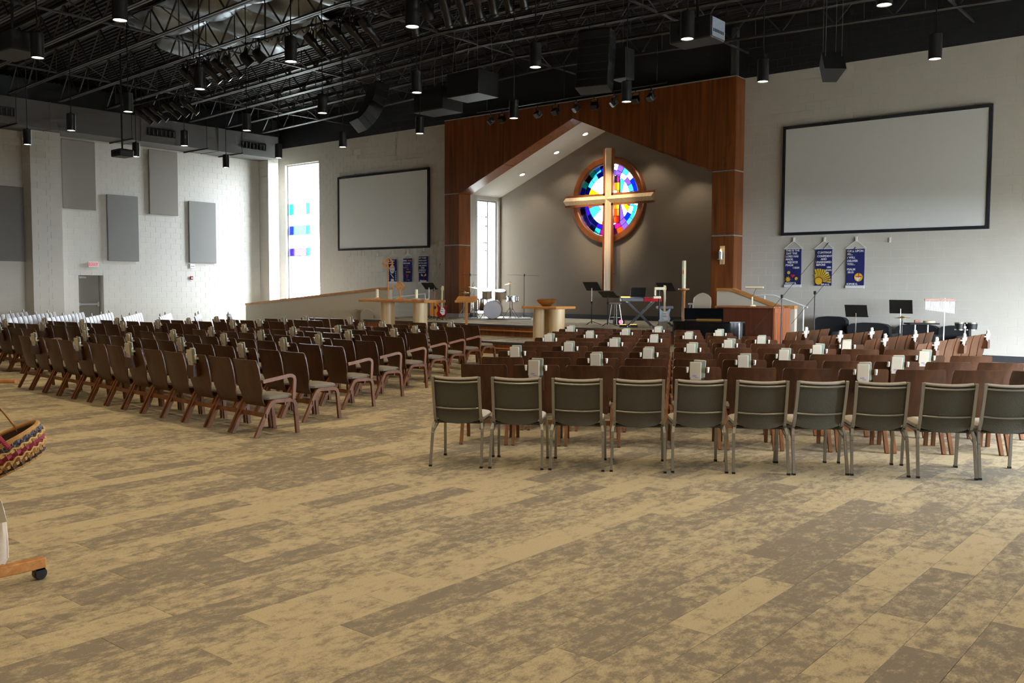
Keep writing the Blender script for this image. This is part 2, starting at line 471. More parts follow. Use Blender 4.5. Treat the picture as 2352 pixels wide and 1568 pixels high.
# ---- front wall
W1 = (-31.75, -29.55, .90, 6.67)
OPEN = (XJ0, XJ1, 0, 7.25)
wf = MB()
for a, b, c, d in wall_cells(XL-.35, XR+.35, 0, 9.3, [W1, OPEN]): wf.ext(a, b, YF, YF+.35, c, d)
wf = structure(wf.build('wall_front', M['mortar']), 'pale painted block front wall with black painted top')
so_ = MB()  # unseen white outer slab, added to bounce more daylight into the alcove window
for a, b, c, d in wall_cells(XL-.35, XJ0-.24, 0, 9.2, [W1]): so_.ext(a, b, YF+.352, YF+.38, c, d)
so_.build('outside_stucco', mat('bounce_slab_white', (236, 234, 228), .9, var=.04), wf)
scr = [(-28.36, -23.25, 3.0, 6.0), (-10.2, -5.08, 3.0, 6.0)]
lay_blocks(wf, lambda u, z, d: (u, YF-d, z), [(XL, XO0, 0, 9.0), (XO1, XR, 0, 9.0)], [W1], scr)
# ---- left wall with two piers and the door opening
DR = (14.97, 15.86, 0, 2.13)
wl = MB()
for a, b, c, d in wall_cells(YB, YF, 0, 9.3, [DR]): wl.ext(XL-.30, XL, a, b, c, d)
wl = structure(wl.build('wall_left', M['mortar']), 'pale painted block left wall with acoustic panels')
pan = [(12.0, 13.2, 2.47, 4.93), (14.47, 15.64, 4.33, 6.71), (16.02, 17.2, 2.56, 4.93), (17.63, 18.8, 4.33, 6.71), (19.22, 20.4, 2.56, 4.93)]
lay_blocks(wl, lambda u, z, d: (XL+d, u, z), [(6.0, 13.18, 0, 7.3), (14.17, 22.45, 0, 7.3), (22.94, YF, 0, 7.3)], [DR], pan)
for y0, y1 in ((13.18, 14.17), (22.45, 22.94)):
    p = MB().ext(XL, -31.61, y0+.012, y1-.012, 0, 7.6).build('pier', M['mortar'], wl)
    f = MB()
    for k in range(36):
        zs = k*BH+JN/2, (k+1)*BH-JN/2
        cuts = [y0, (y0+y1)/2, y1] if k % 2 else [y0, y0+.2, min(y0+.61, y1), y1] if y1-y0 > .7 else [y0, y1]
        for a, b in zip(cuts, cuts[1:]):
            if b-a > .05: f.ext(-31.615, -31.60, a+(JN/2 if a > y0 else 0), b-(JN/2 if b < y1 else 0), *zs)
        f.ext(XL+.01, -31.60-.02, y0, y0+.012, *zs); f.ext(XL+.01, -31.60-.02, y1-.012, y1, *zs)
    f = f.build('pier_blocks', M['block'], p); f['kind'] = 'stuff'
# ---- right and back walls, mostly outside the picture; daylight enters through three glazed bays on the right
BAYS = [(10.2, 13.4, .1, 3.3), (14.4, 17.6, .1, 3.3), (18.6, 21.8, .1, 3.3)]
REAR = []
wr = MB()
for a, b, c, d in wall_cells(YB, YF, 0, 9.3, BAYS): wr.ext(XR, XR+.30, a, b, c, d)
structure(wr.build('wall_right', M['mortar']))
wb = MB()
for a, b, c, d in wall_cells(XL-.3, XR+.3, 0, 9.3, REAR): wb.ext(a, b, YB-.3, YB, c, d)
structure(wb.build('wall_back', M['tanwall']))
for b in BAYS: daylight_portal((XR+.02, (b[0]+b[1])/2, (b[2]+b[3])/2), (b[1]-b[0], b[3]-b[2]), (-1, 0, 0))
for b in REAR: daylight_portal(((b[0]+b[1])/2, YB-.02, (b[2]+b[3])/2), (b[1]-b[0], b[3]-b[2]), (0, 1, 0))
daylight_portal((-30.65, YF+.1, 3.785), (2.2, 5.77), (0, -1, 0))
daylight_portal((XJ0-.05, 24.36, 2.71), (1.08, 4.02), (1, 0, 0))
daylight_portal((CX-.03, 24.95, 4.5), (2.4, 2.4), (0, -1, 0))
def slider(k, b):
    y0, y1, z0, z1 = b; x = XR+.12
    f = MB(); t = .06
    f.ext(x-.04, x+.04, y0, y1, z0, z0+t).ext(x-.04, x+.04, y0, y1, z1-t, z1)
    for yy in (y0, (y0+y1)/2-t/2, y1-t): f.ext(x-.04, x+.04, yy, yy+t, z0, z1)
    f = structure(f.build('window_%d' % k, M['steel']))
    ym = (y0+y1)/2
    for a, c in ((y0+t, ym-t/2), (ym+t/2, y1-t)): MB().ext(x-.004, x+.004, a, c, z0+t, z1-t).build('pane', M['clear'], f)
for k, b in enumerate(BAYS): slider(4+k, b)
def rear_window(k, b):
    x0, x1, z0, z1 = b; y = YB-.12; t = .06; xm = (x0+x1)/2
    f = MB().ext(x0, x1, y-.04, y+.04, z0, z0+t).ext(x0, x1, y-.04, y+.04, z1-t, z1)
    for xx in (x0, xm-t/2, x1-t): f.ext(xx, xx+t, y-.04, y+.04, z0+t, z1-t)
    f = structure(f.build('window_%d' % k, M['steel']))
    for a, c in ((x0+t, xm-t/2), (xm+t/2, x1-t)): MB().ext(a, c, y-.004, y+.004, z0+t, z1-t).build('pane', M['clear'], f)
for k, b in enumerate(REAR): rear_window(7+k, b)
# ground outside, seen through the windows
gm = mat('outdoor_concrete', (168, 167, 160), .95, var=.15, scale=.4)
structure(MB().ext(-75, 45, -40, 75, -.7, -.32).build('ground', gm))

# ---- baseboards
structure(MB().ext(-8.6, XR, YF-.022, YF, 0, .145).build('baseboard_right', M['basebd']))
structure(MB().ext(XO0-.6, XO0, YF-.022, YF, SZ, SZ+.15).build('baseboard_left', M['basebd']))

# ---- stage, landing, risers
st = MB().ext(-22.35, -10.70, 19.50, 25.0, 0, SZ-.03).build('stage', M['tanwall'])
structure(st, 'low carpeted stage in front of the wooden portal')
MB().ext(-22.35, -10.70, 19.48, 25.0, SZ-.03, SZ).build('carpet_top', M['carpet'], st)
MB().ext(-22.37, -10.68, 19.44, 19.50, SZ-.05, SZ+.003).build('nosing', M['basebd'], st)
for k in range(6):
    a = -22.35+k*1.941
    MB().ext(a+.004, a+1.937, 19.465, 19.50, LZ*.0+.0 if a < -21.3 or a > -12.4 else LZ, SZ-.055).build('riser_panel', M['panel'], st)
MB().ext(-21.2, -12.2, 19.42, 19.47, .455, .485).build('riser_batten', M['oak'], st)
la = MB().ext(-21.2, -12.2, 17.47, 19.50, 0, LZ-.03).build('landing', M['tanwall'])
structure(la, 'lower carpeted step landing before the stage')
MB().ext(-21.2, -12.2, 17.45, 19.46, LZ-.03, LZ).build('carpet_top', M['carpet'], la)
MB().ext(-21.22, -12.18, 17.41, 17.47, LZ-.05, LZ+.003).build('nosing', M['basebd'], la)
for k in range(5):
    a = -21.2+k*1.8
    MB().ext(a+.004, a+1.796, 17.435, 17.47, 0, LZ-.055).build('riser_panel', M['panel'], la)
MB().ext(-21.2, -12.2, 17.39, 17.44, .135, .165).build('riser_batten', M['oak'], la)

# ---- wooden portal
po = MB().prism([(XO0, SZ), (XO0, ZT), (XO1, ZT), (XO1, SZ), (XJ1, SZ), (XJ1, ZE), (CX, ZA), (XJ0, ZE), (XJ0, SZ)], PY+.025, YF+.05).build('portal', M['trimgrey'])
structure(po, 'gabled wooden portal framing the chancel alcove')
gp = .018
def ppanel(poly, name='veneer_panel'):
    MB().prism(poly, PY, PY+.026).build(name, M['panel'], po)
z1, zb = 3.10, .77
sx = 2.76
for s in (-1, 1):
    X = lambda d: CX+s*d
    o_, j_ = 5.39, 4.74
    for za, zc in ((zb, z1-gp), (z1+gp, ZE-gp)):
        ppanel([(X(o_), za), (X(o_), zc), (X(j_), zc), (X(j_), za)])
        xo, xj = X(o_), X(j_)
        # returns: outer side of the column and inner jamb
        a, b = (xo, xo+s*.012) if s > 0 else (xo+s*.012, xo)
        MB().ext(min(a, b), max(a, b), PY+.015, YF-.02, za, zc).build('return_panel', M['panel'], po)
        a, b = (xj-s*.014, xj)
        MB().ext(min(a, b), max(a, b), PY+.012, YF+.035, za, zc).build('jamb_panel', M['panel'], po)
    ppanel([(X(o_), ZE+gp), (X(o_), ZT), (X(sx+gp*.6), ZT), (X(sx+gp*.6), zslope(X(sx+gp*.6))), (X(j_), ZE+gp)])
    ppanel([(X(sx-gp*.6), ZT), (X(gp*.6), ZT), (X(gp*.6), zslope(X(gp*.6))), (X(sx-gp*.6), zslope(X(sx-gp*.6)))])
    a, b = X(o_), X(o_)+s*.012
    MB().ext(min(a, b), max(a, b), PY+.015, YF-.02, ZE+gp, ZT).build('return_panel', M['panel'], po)
    for d0, d1 in ((j_, sx+gp*.6), (sx-gp*.6, 0)):
        q = [(X(d0), zslope(X(d0))), (X(d1), zslope(X(d1))), (X(d1), zslope(X(d1))-.014), (X(d0), zslope(X(d0))-.014)]
        MB().prism(q, PY+.012, YF+.035).build('soffit_panel', M['panel'], po)
    bx = [X(o_)+s*.006, X(j_)-s*.006]
    MB().ext(min(bx), max(bx), PY, YF, SZ, zb-gp).build('plinth', M['trimgrey'], po)
MB().ext(XO0, XO1, PY-.01, YF, ZT, ZT+.03).build('cap_trim', M['trimgrey'], po)

# ---- alcove
YA = 25.0
W2 = (23.82, 24.90, .70, 4.72)
al = MB()
for a, b, c, d in wall_cells(YF+.02, YA+.3, 0, ZE+.02, [W2]): al.ext(XJ0-.22, XJ0, a, b, c, d)
structure(al.build('wall_alcove_left', M['drywall']), 'white side wall of the alcove with a tall window')
structure(MB().ext(XJ1, XJ1+.22, YF+.02, YA+.3, 0, ZE+.02).build('wall_alcove_right', M['drywall']))
so = MB().prism([(XJ0-.2, ZE-.2*SL), (CX, ZA), (XJ1+.2, ZE-.2*SL), (XJ1+.2, ZE+.1), (CX, ZA+.2), (XJ0-.2, ZE+.1)], YF+.03, YA+.3).build('ceiling_alcove', M['drywall'])
structure(so, 'white sloped alcove ceiling with recessed lamps')
for xx in (-19.8, -18.35, -16.95 - .25, -15.0, -13.5):
    a = math.atan(SL)*(1 if xx < CX else -1)
    Mx = Matrix.Rotation(-a, 4, 'Y')
    t = tag(MB().lathe([(.105, -.012), (.105, .012), (.09, .02)], 20, M=Mx).build('recessed_downlight', M['white'], None, (xx, 24.30, zslope(xx)-.012)), {-19.8: 'round recessed downlight lowest on the left slope of the alcove', -18.35: 'middle recessed downlight on the left slope of the alcove', -17.2: 'round recessed downlight nearest the alcove peak, left slope'}.get(round(xx, 2), 'round recessed downlight on the far slope of the alcove near %s' % ('the peak' if xx < -14 else 'the right column')), 'downlight', 'recessed alcove downlights')
    MB().lathe([(.082, -.016), (.082, -.013)], 20, M=Mx).build('glowing_disc', M['canglow'], t)
    ld = bpy.data.lights.new('downlight_beam', 'SPOT'); ld.energy = 60; ld.color = (1, .88, .68); ld.spot_size = R(110); ld.spot_blend = .6; ld.shadow_soft_size = .08
    lo = bpy.data.objects.new('downlight_beam', ld); COL.objects.link(lo); lo.parent = t; lo.location = (math.sin(a)*.05, 0, -.05)
# back wall with the round opening
RC, RZ, RR = CX-.03, 4.50, 1.20
bw = MB()
n = 64; sq = 1.5
for k in range(n):
    def ring(kk):
        a = 2*math.pi*kk/n; c, s = math.cos(a), math.sin(a); q = sq/max(abs(c), abs(s))
        return (RC+RR*c, RZ+RR*s), (RC+q*c, RZ+q*s)
    (p0, q0), (p1, q1) = ring(k), ring(k+1)
    P = [(p0[0], YA, p0[1]), (q0[0], YA, q0[1]), (q1[0], YA, q1[1]), (p1[0], YA, p1[1])]
    P += [(x, YA+.3, z) for x, y, z in P]
    bw.pts(P, [(0, 1, 2, 3), (7, 6, 5, 4), (0, 3, 7, 4)])
for a, b, c, d in wall_cells(XJ0-.2, XJ1+.2, 0, 7.3, [(RC-sq, RC+sq, RZ-sq, RZ+sq)]): bw.ext(a, b, YA, YA+.3, c, d)
structure(bw.build('wall_alcove_back', M['taupe']), 'taupe alcove wall behind the large cross')
structure(MB().ext(XJ0, XJ1, YA-.02, YA, SZ, SZ+.15).build('baseboard_alcove', M['basebd']))
structure(MB().ext(XJ0, XJ0+.02, YF+.05, 23.80, SZ, SZ+.15).build('baseboard_alcove_side', M['basebd']))
structure(MB().ext(XJ0, XJ0+.05, 24.92, YA, SZ, ZE).build('trim_1', M['taupe']))

# ---- windows
def frame_bars(rects):
    m = MB()
    for r in rects: m.ext(*r)
    return m
G = {k: glass('glass_'+k, c) for k, c in dict(clear=(.95, .97, .97), teal=(.03, .20, .20), sky=(.05, .16, .34), blue=(.010, .03, .16), deep=(.003, .008, .05), violet=(.035, .015, .13), lilac=(.10, .06, .26), mag=(.13, .006, .09), red=(.16, .003, .006), orange=(.30, .055, .003), amber=(.20, .10, .006), yellow=(.38, .24, .012), white=(.60, .62, .60), plum=(.03, .004, .025)).items()}
G.update({'w'+k: glass('window_band_'+k, c) for k, c in dict(teal=(.07, .34, .34), sky=(.12, .27, .42), blue=(.045, .08, .30), violet=(.09, .05, .28), lilac=(.20, .13, .40), clear=(.80, .85, .87)).items()})
x0, x1, z0, z1w = W1; t = .055; yf = YF+.16
w1 = frame_bars([(x0, x0+t, yf-.05, yf+.05, z0, z1w), (x1-t, x1, yf-.05, yf+.05, z0, z1w), (x0+t, x1-t, yf-.05, yf+.05, z0, z0+t), (x0+t, x1-t, yf-.05, yf+.05, z1w-t, z1w)])
w1 = structure(w1.build('window_1', M['trimgrey']), 'tall front window with coloured glass bands beside the left corner')
bands = [(4.63, 5.07), (3.80, 4.16), (2.92, 3.24)]
zs = [z0+t] + [v for b in reversed(bands) for v in b] + [z1w-t]
for z in zs[1:-1]: MB().ext(x0+t, x1-t, yf-.02, yf+.02, z-.012, z+.012).build('glazing_bar', M['trimgrey'], w1)
xs = [x0+t, -31.42, -30.58, -30.34, x1-t]
cols = {4.63: ('wteal', 'wclear', 'wteal', 'wclear'), 3.80: ('wblue', 'wsky', 'wteal', 'wclear'), 2.92: ('wviolet', 'wlilac', 'wteal', 'wclear')}
for a, b in zip(zs, zs[1:]):
    if a in cols:
        for (u, v), cn in zip(zip(xs, xs[1:]), cols[a]): MB().ext(u+.006, v-.006, yf-.004, yf+.004, a+.013, b-.013).build('pane', G[cn], w1)
        for u in xs[1:-1]: MB().ext(u-.008, u+.008, yf-.015, yf+.015, a+.012, b-.012).build('lead_bar', M['trimgrey'], w1)
    else: MB().ext(xs[0], xs[-1], yf-.004, yf+.004, a+.013, b-.013).build('pane', G['clear'], w1)
y0, y1, z0, z1w = W2; xw = XJ0-.12
w2 = frame_bars([(xw-.05, xw+.05, y0, y0+t, z0, z1w), (xw-.05, xw+.05, y1-t, y1, z0, z1w), (xw-.05, xw+.05, y0+t, y1-t, z0, z0+t), (xw-.05, xw+.05, y0+t, y1-t, z1w-t, z1w), (xw-.05, xw+.05, 24.40, 24.45, z0+t, z1w-t)])
w2 = structure(w2.build('window_2', M['trimgrey']), 'tall narrow alcove window beside the drum kit')
zs = [z0+t, 2.96, 3.23, 3.82, 4.14, z1w-t]
for z in zs[1:-1]: MB().ext(xw-.02, xw+.02, y0+t, 24.40, z-.014, z+.014).build('glazing_bar', M['trimgrey'], w2)
for a, b in zip(zs, zs[1:]): MB().ext(xw-.004, xw+.004, y0+t, 24.40, a+.014, b-.014).build('pane', G['clear'], w2)
MB().ext(xw-.004, xw+.004, 24.45, y1-t, z0+t, z1w-t).build('pane', G['clear'], w2)

# ---- round stained-glass window
w3 = MB().lathe([(1.165, 0), (1.165, .16), (1.20, .19), (1.36, .19), (1.39, .16), (1.39, 0), (1.165, 0)], 72, M=Matrix.Rotation(R(90), 4, 'X'), caps=False)
w3 = structure(w3.build('window_3', wood('cherry_ring', (104, 54, 24), (138, 78, 38), (6, 6, 6), .35), None, (RC, YA-.0, RZ), smooth=True), 'round stained glass window in a wooden ring behind the cross')
def gpane(poly, cn):
    c = [sum(p[0] for p in poly)/len(poly), sum(p[1] for p in poly)/len(poly)]
    q = [(c[0]+(p[0]-c[0])*.985, c[1]+(p[1]-c[1])*.985) for p in poly]
    MB().prism(q, -.066, -.06).build('pane', G[cn], w3)
lead = MB()
def lb(p, q, r=.009): lead.tube([(p[0], -.063, p[1]), (q[0], -.063, q[1])], r, 4)
rng = random.Random(5)
def pol(r, a): return (r*math.cos(R(a)), r*math.sin(R(a)))
rings = [(1.165, .98, 30), (.98, .82, 24)]
def colour(rad, a):
    a %= 360
    if rad > .97:
        if 100 < a < 255: return rng.choice(['blue', 'deep', 'sky', 'teal', 'blue', 'violet'])
        if 255 <= a < 300: return rng.choice(['red', 'orange', 'mag', 'plum'])
        if a >= 300 or a < 40: return rng.choice(['lilac', 'sky', 'blue', 'white', 'teal'])
        return rng.choice(['white', 'lilac', 'violet', 'sky'])
    if 95 < a < 200: return rng.choice(['violet', 'plum', 'lilac', 'orange', 'mag'])
    if 200 <= a < 265: return rng.choice(['lilac', 'blue', 'white', 'orange'])
    if 265 <= a < 330: return rng.choice(['red', 'orange', 'yellow', 'white', 'mag'])
    return rng.choice(['white', 'white', 'mag', 'red', 'lilac'])
for ro, ri, nseg in rings:
    for k in range(nseg):
        a0, a1 = 360*k/nseg, 360*(k+1)/nseg
        pts = [pol(ro, a0+(a1-a0)*i/3) for i in range(4)]+[pol(ri, a1+(a0-a1)*i/3) for i in range(4)]
        if any(-.10 < p[0] < .44 and p[1] > 0 for p in pts) and ro < 1: pass
        gpane(pts, colour(ro, (a0+a1)/2))
        lb(pol(ri, a0), pol(ro, a0))
for r in (.82, .98):
    for k in range(48): lb(pol(r, k*7.5), pol(r, k*7.5+7.5))
# inner field: vertical candle strip right of the cross, wedges elsewhere
xs_ = [.17, .30, .40]
strip = [('plum', 'mag', .78, .55), ('amber', 'yellow', .55, .30), ('white', 'amber', .30, .04), ('amber', 'yellow', -.04, -.30), ('orange', 'amber', -.30, -.52), ('orange', 'red', -.52, -.76)]
for ca, cb, zt_, zb_ in strip:
    for (u, v), cn in zip(zip(xs_, xs_[1:]), (ca, cb)): gpane([(u, zb_), (v, zb_), (v, zt_ if v*v+zt_*zt_ < .67 else math.sqrt(.67-v*v)), (u, zt_)], cn)
    lb((.17, zt_), (.40, zt_))
for u, r_ in zip(xs_, (.022, .009, .022)): lb((u-(.01 if u < .2 else -.01 if u > .35 else 0), -.76), (u-(.01 if u < .2 else -.01 if u > .35 else 0), .76), r_)
def arcp(a0, a1, r, n=6): return [pol(r, a0+(a1-a0)*i/n) for i in range(n+1)]
def wedge(a0, a1, cn, inner=.0, px=0, pz=0, outer=.82):
    base = [(px, pz)] if inner == 0 else list(reversed(arcp(a0, a1, inner, 4)))
    gpane(base+arcp(a0, a1, outer), cn)
for a0, a1, cn in ((92, 120, 'white'), (120, 150, 'white'), (150, 176, 'yellow'), (176, 196, 'orange'), (196, 222, 'sky'), (222, 250, 'white'), (250, 270, 'amber')):
    wedge(a0, a1, cn, .42); lb(pol(.0, a0), pol(.82, a0))
for a0, a1, cn in ((92, 140, 'white'), (140, 180, 'white'), (180, 225, 'white'), (225, 268, 'white')): wedge(a0, a1, cn, 0, -.02, 0, .42)
for k in range(24): lb(pol(.42, 90+k*7.5), pol(.42, 97.5+k*7.5))
def rwedge(a0, a1, cn):
    q = [p for p in arcp(a0, a1, .82, 5) if p[0] > .42]
    if len(q) > 1: gpane([(.42, .02 if a0 >= 0 else -.02)]+q, cn); lb((.42, 0), pol(.82, a0))
for a0, a1, cn in ((0, 14, 'orange'), (14, 30, 'white'), (30, 44, 'white'), (44, 58, 'sky'), (-16, 0, 'mag'), (-30, -16, 'yellow'), (-44, -30, 'white'), (-58, -44, 'lilac')): rwedge(a0, a1, cn)
for za_, zb_, cn in ((-.78, -.35, 'red'), (-.35, 0, 'amber'), (0, .35, 'lilac'), (.35, .78, 'plum')): gpane([(.0, za_), (.15, za_), (.15, zb_), (.0, zb_)], cn)
lead.build('lead_came', M['black'], w3)

# ---- door
d1 = MB().ext(XL-.29, XL-.20, DR[0], DR[0]+.05, 0, DR[3]).ext(XL-.29, XL-.20, DR[1]-.05, DR[1], 0, DR[3]).ext(XL-.29, XL-.20, DR[0]+.05, DR[1]-.05, DR[3]-.05, DR[3])
dm = mat('taupe_door_paint', (128, 122, 112), .4, var=.04)
d1 = structure(d1.build('door_1', dm), 'grey metal exit door with a push bar in the left wall')
MB().ext(XL-.275, XL-.232, DR[0]+.055, DR[1]-.055, .01, DR[3]-.055).build('door_leaf', dm, d1)
b = MB().ext(XL-.20, XL-.16, DR[0]+.10, DR[1]-.12, .98, 1.04).ext(XL-.23, XL-.17, DR[1]-.16, DR[1]-.08, .93, 1.09).ext(XL-.23, XL-.17, DR[0]+.08, DR[0]+.13, .96, 1.06).build('push_bar', M['steel'], d1)
MB().ext(XL-.232, XL-.18, DR[0]+.10, DR[0]+.36, 1.93, 2.00).tube([(XL-.18, DR[0]+.3, 2.0), (XL-.10, DR[0]+.5, 2.03), (XL-.22, DR[0]+.72, 2.05)], .012, 6).build('door_closer', M['steel'], d1)
MB().ext(XL-.31, XL-.29, DR[0], DR[1], 0, DR[3]).build('door_backing', M['dark'], d1)

# ---- ceiling: corrugated deck, open-web joists, foil blankets
def zj(x): return 7.68+.03*(15.5-abs(x-CX))
JY = [4.5+1.575*k for k in range(12)]
JY = [21.83-1.575*k for k in range(12)]
ce = MB(); y = YB
prof = []
while y < YF+.35:
    prof += [(y, .0), (y+.06, .0), (y+.08, .05), (y+.14, .05)]; y += .16
xs = [XL-.3, CX, XR+.3]
P = [(x, yy, zj(x)+.86+h) for x in xs for yy, h in prof]; k = len(prof)
ce.pts(P, [(i*k+j, i*k+j+1, (i+1)*k+j+1, (i+1)*k+j) for i in range(2) for j in range(k-1)])
ce.ext(XL-.4, XR+.4, YB-.3, YF+.4, 9.35, 9.6)
ce = structure(ce.build('ceiling', M['deck']), 'black corrugated metal roof deck with open joists')
JD = .80
def make_joist(y):
    ends = [(-31.1, zj(-31.1)), (CX, zj(CX)), (XR, zj(XR))]
    m = MB()
    for dy in (-.045, .045):
        m.tube([(x, y+dy, z) for x, z in ends], 0, sq=(.06, .012), up=(0, 0, 1))
        m.tube([(x, y+dy*.35, z+.03) for x, z in ends], 0, sq=(.012, .06), up=(0, 0, 1))
    j = m.build('joist', M['joist'], ce)
    m = MB().tube([(x, y, z+JD) for x, z in ends], 0, sq=(.11, .06), up=(0, 0, 1)); m.build('top_chord', M['joist'], j)
    m = MB(); n = int((XR+31.1)/1.3); dx = (XR+31.1)/n
    for k in range(n):
        a = -31.1+k*dx; c = a+dx/2; b = a+dx
        m.tube([(a, y, zj(a)+.02), (c, y, zj(c)+JD)], 0, sq=(.035, .03)); m.tube([(c, y, zj(c)+JD), (b, y, zj(b)+.02)], 0, sq=(.035, .03))
        m.tube([(c, y, zj(c)+JD), (c, y, zj(c)+.02)], 0, sq=(.022, .022))
    m.build('web', M['joist'], j)
for y in JY: make_joist(y)
for x in (-27.5, -22.0, -16.7, -11.2, -5.6):
    MB().tube([(x, JY[-1], zj(x)+.04), (x, YF, zj(x)+.04)], 0, sq=(.045, .045)).build('bridging_rod', M['joist'], ce)
    m = MB()
    for a, b in zip(JY, JY[1:]): m.tube([(x, a, zj(x)+.02), (x, b, zj(x)+JD)], 0, sq=(.025, .025)).tube([(x, a, zj(x)+JD), (x, b, zj(x)+.02)], 0, sq=(.025, .025))
    m.build('bridging_cross', M['joist'], ce)
rng = random.Random(3)
for a, b, xa, xb in ((JY[4], JY[3], -25.5, -19.5), (JY[5], JY[4], -25.0, -16.0), (JY[6], JY[5], -24.0, -14.0), (JY[7], JY[6], -21.0, -12.0), (JY[8], JY[7], -17.0, -9.0)):
    rows = []; nx = int((xb-xa)/.16); ny = 7
    ph = rng.random()*3
    for i in range(nx+1):
        x = xa+(xb-xa)*i/nx
        sag = abs(math.sin(math.pi*(x+ph)/1.9))**.8
        r = []
        for jx in range(ny+1):
            v = jx/ny
            r.append((x, b+.06+(a-b-.12)*v, zj(x)+.84-.05-.34*sag*math.sin(math.pi*v)**.7-.05*math.sin(5*x+7*v)*sag))
        rows.append(r)
    o = MB().sheet(rows, .01, lambda i, j: (0, 0, 1)).build('insulation_blanket', M['foil'], ce, smooth=True)
    m = MB(); x = math.ceil((xa+ph)/1.9)*1.9-ph
    while x < xb:
        m.ext(x-.05, x+.05, b, a, zj(x)+.755, zj(x)+.765); x += 1.9
    m.build('strap', M['black'], o)
structure(MB().box((XO1-.22, YF-.18, 8.0), (.16, .16, 1.4)).build('column', M['joist']), 'grey steel column above the right portal corner')

# ---- guard walls of the ramp and stair, with wooden caps
def guard(name, prof, label):
    xs = [p[0] for p in prof]
    poly = [(xs[0], 0)]+prof+[(xs[-1], 0)]
    g_ = structure(MB().prism(poly, 20.93, 21.07).build(name, M['tanwall']), label)
    for (xa, za), (xb, zb_) in zip(prof, prof[1:]):
        MB().tube([(xa, 21.0, za+.03), (xb, 21.0, zb_+.03)], 0, sq=(.20, .075), up=(0, 0, 1)).build('wood_cap', M['oak'], g_)
    return g_
guard('wall_ramp', [(-31.03, .93), (-23.19, 1.58), (-22.78, 1.58)], 'long low ramp wall with a sloping oak cap')
guard('wall_stair', [(-10.74, 1.61), (-10.32, 1.61), (-9.12, 1.20), (-8.71, 1.20)], 'short stair guard wall with a bent oak cap')
structure(MB().prism([(-31.0, 0), (-22.36, 0), (-22.36, SZ), (-23.2, SZ), (-31.0, .02)], 21.07, YF).build('ramp', M['carpet']), 'carpeted ramp behind the low wall')
sm = MB()
for k in range(3): sm.ext(-10.69, -10.30+.35*(2-k)+.35, 21.07, YF-.012, k*.16, (k+1)*.16)
structure(sm.build('stair', M['carpet']), 'carpeted steps beside the stage')
# ================================================================ SEATING
# ---- plywood chair: shared meshes, local origin on the floor, facing +y
def shell_mesh():
    prof = [(.335, -.135), (.37, -.160), (.42, -.178), (.47, -.190), (.52, -.200), (.60, -.212), (.70, -.228), (.78, -.246), (.845, -.266), (.868, -.274)]
    wid = [.196, .210, .213, .216, .240, .247, .249, .249, .247, .232]
    rows = []
    for (z, y), w in zip(prof, wid):
        rows.append([(w*u, y-.030*(1-u*u)*min(1, (z-.3)/.3)+.012, z) for u in (-1, -.6, -.2, .2, .6, 1)])
    return MB().sheet(rows, .013, lambda i, j: (0, 1, .12)).mesh('backrest', M['chair'], True)
def cushion_mesh(w, d0, d1, z0, z1, m, name='seat'):
    rows_t = []
    n = 6
    mb = MB()
    ring = []
    def rr(ins, z):
        X, Y0, Y1, c = w/2-ins, d0+ins, d1-ins, .05
        return [(X, Y0+c, z), (X, Y1-c, z), (X-c, Y1, z), (-X+c, Y1, z), (-X, Y1-c, z), (-X, Y0+c, z), (-X+c, Y0, z), (X-c, Y0, z)]
    R_ = [rr(.03, z0), rr(.0, z0+.015), rr(.0, z1-.025), rr(.02, z1-.008), rr(.07, z1)]
    P = [p for r in R_ for p in r]; F = [tuple(reversed(range(8))), tuple(range(32, 40))]
    for k in range(4):
        for i in range(8): F.append((k*8+i, k*8+(i+1) % 8, k*8+8+(i+1) % 8, k*8+8+i))
    return mb.pts(P, F).mesh(name, m, True)
WC = {}
WC['backrest'] = shell_mesh()
WC['seat'] = cushion_mesh(.46, -.150, .245, .40, .462, M['cush'])
def bent(path): return MB().tube(path, 0, sq=(.042, .034), up=(1, 0, 0))
for s, k in ((-1, 'l'), (1, 'r')):
    x = s*.243
    WC['rear'+k] = bent([(x, -.285, 0), (x, -.115, .33), (x, -.085, .375), (x, -.035, .392), (x, .07, .392)]).mesh('leg', M['chairleg'])
    WC['front'+k] = bent([(x, .262, 0), (x, .232, .32), (x, .215, .37), (x, .175, .392), (x, .07, .392)]).mesh('leg', M['chairleg'])
WC['stretcher'] = MB().ext(-.272, .272, -.165, -.145, .215, .265).ext(-.235, .235, .10, .12, .335, .385).ext(-.235, .235, -.10, -.07, .34, .39).mesh('stretcher', M['chairleg'])
WC['arm'] = MB().tube([(.262, -.20, .625), (.262, -.05, .645), (.262, .13, .672), (.262, .175, .672), (.262, .205, .655), (.262, .215, .62), (.262, .20, .40)], 0, sq=(.04, .024), up=(1, 0, 0)).mesh('armrest', M['chairleg'])
WC['rack'] = MB().ext(-.085, .085, -.336, -.326, .60, .735).ext(-.085, -.075, -.326, -.25, .60, .76).ext(.075, .085, -.326, -.25, .60, .76).ext(-.075, .075, -.326, -.25, .60, .61).mesh('book_rack', M['chair'])
WC['cup'] = [MB().lathe([(.009, -.02), (.013, .0), (.015, .03), (.012, .034)], 8, (s*.105, -.318, .835)).ext(s*.105-.010, s*.105+.010, -.318, -.27, .81, .835).mesh('cup_holder', M['white']) for s in (-1, 1)]
BK = {}
BK['tall'] = MB().rbox((0, 0, .135), (.125, .016, .27), .004).mesh('book', M['green'])
BK['short'] = MB().rbox((0, 0, .105), (.118, .022, .21), .004).mesh('book', M['paper'])
BK['page'] = MB().ext(-.056, .056, -.0075, .0075, .262, .272).mesh('page_edge', M['paper'])
BK['page2'] = MB().ext(-.055, .055, -.009, .009, .2, .212).mesh('page_edge', M['paper'])
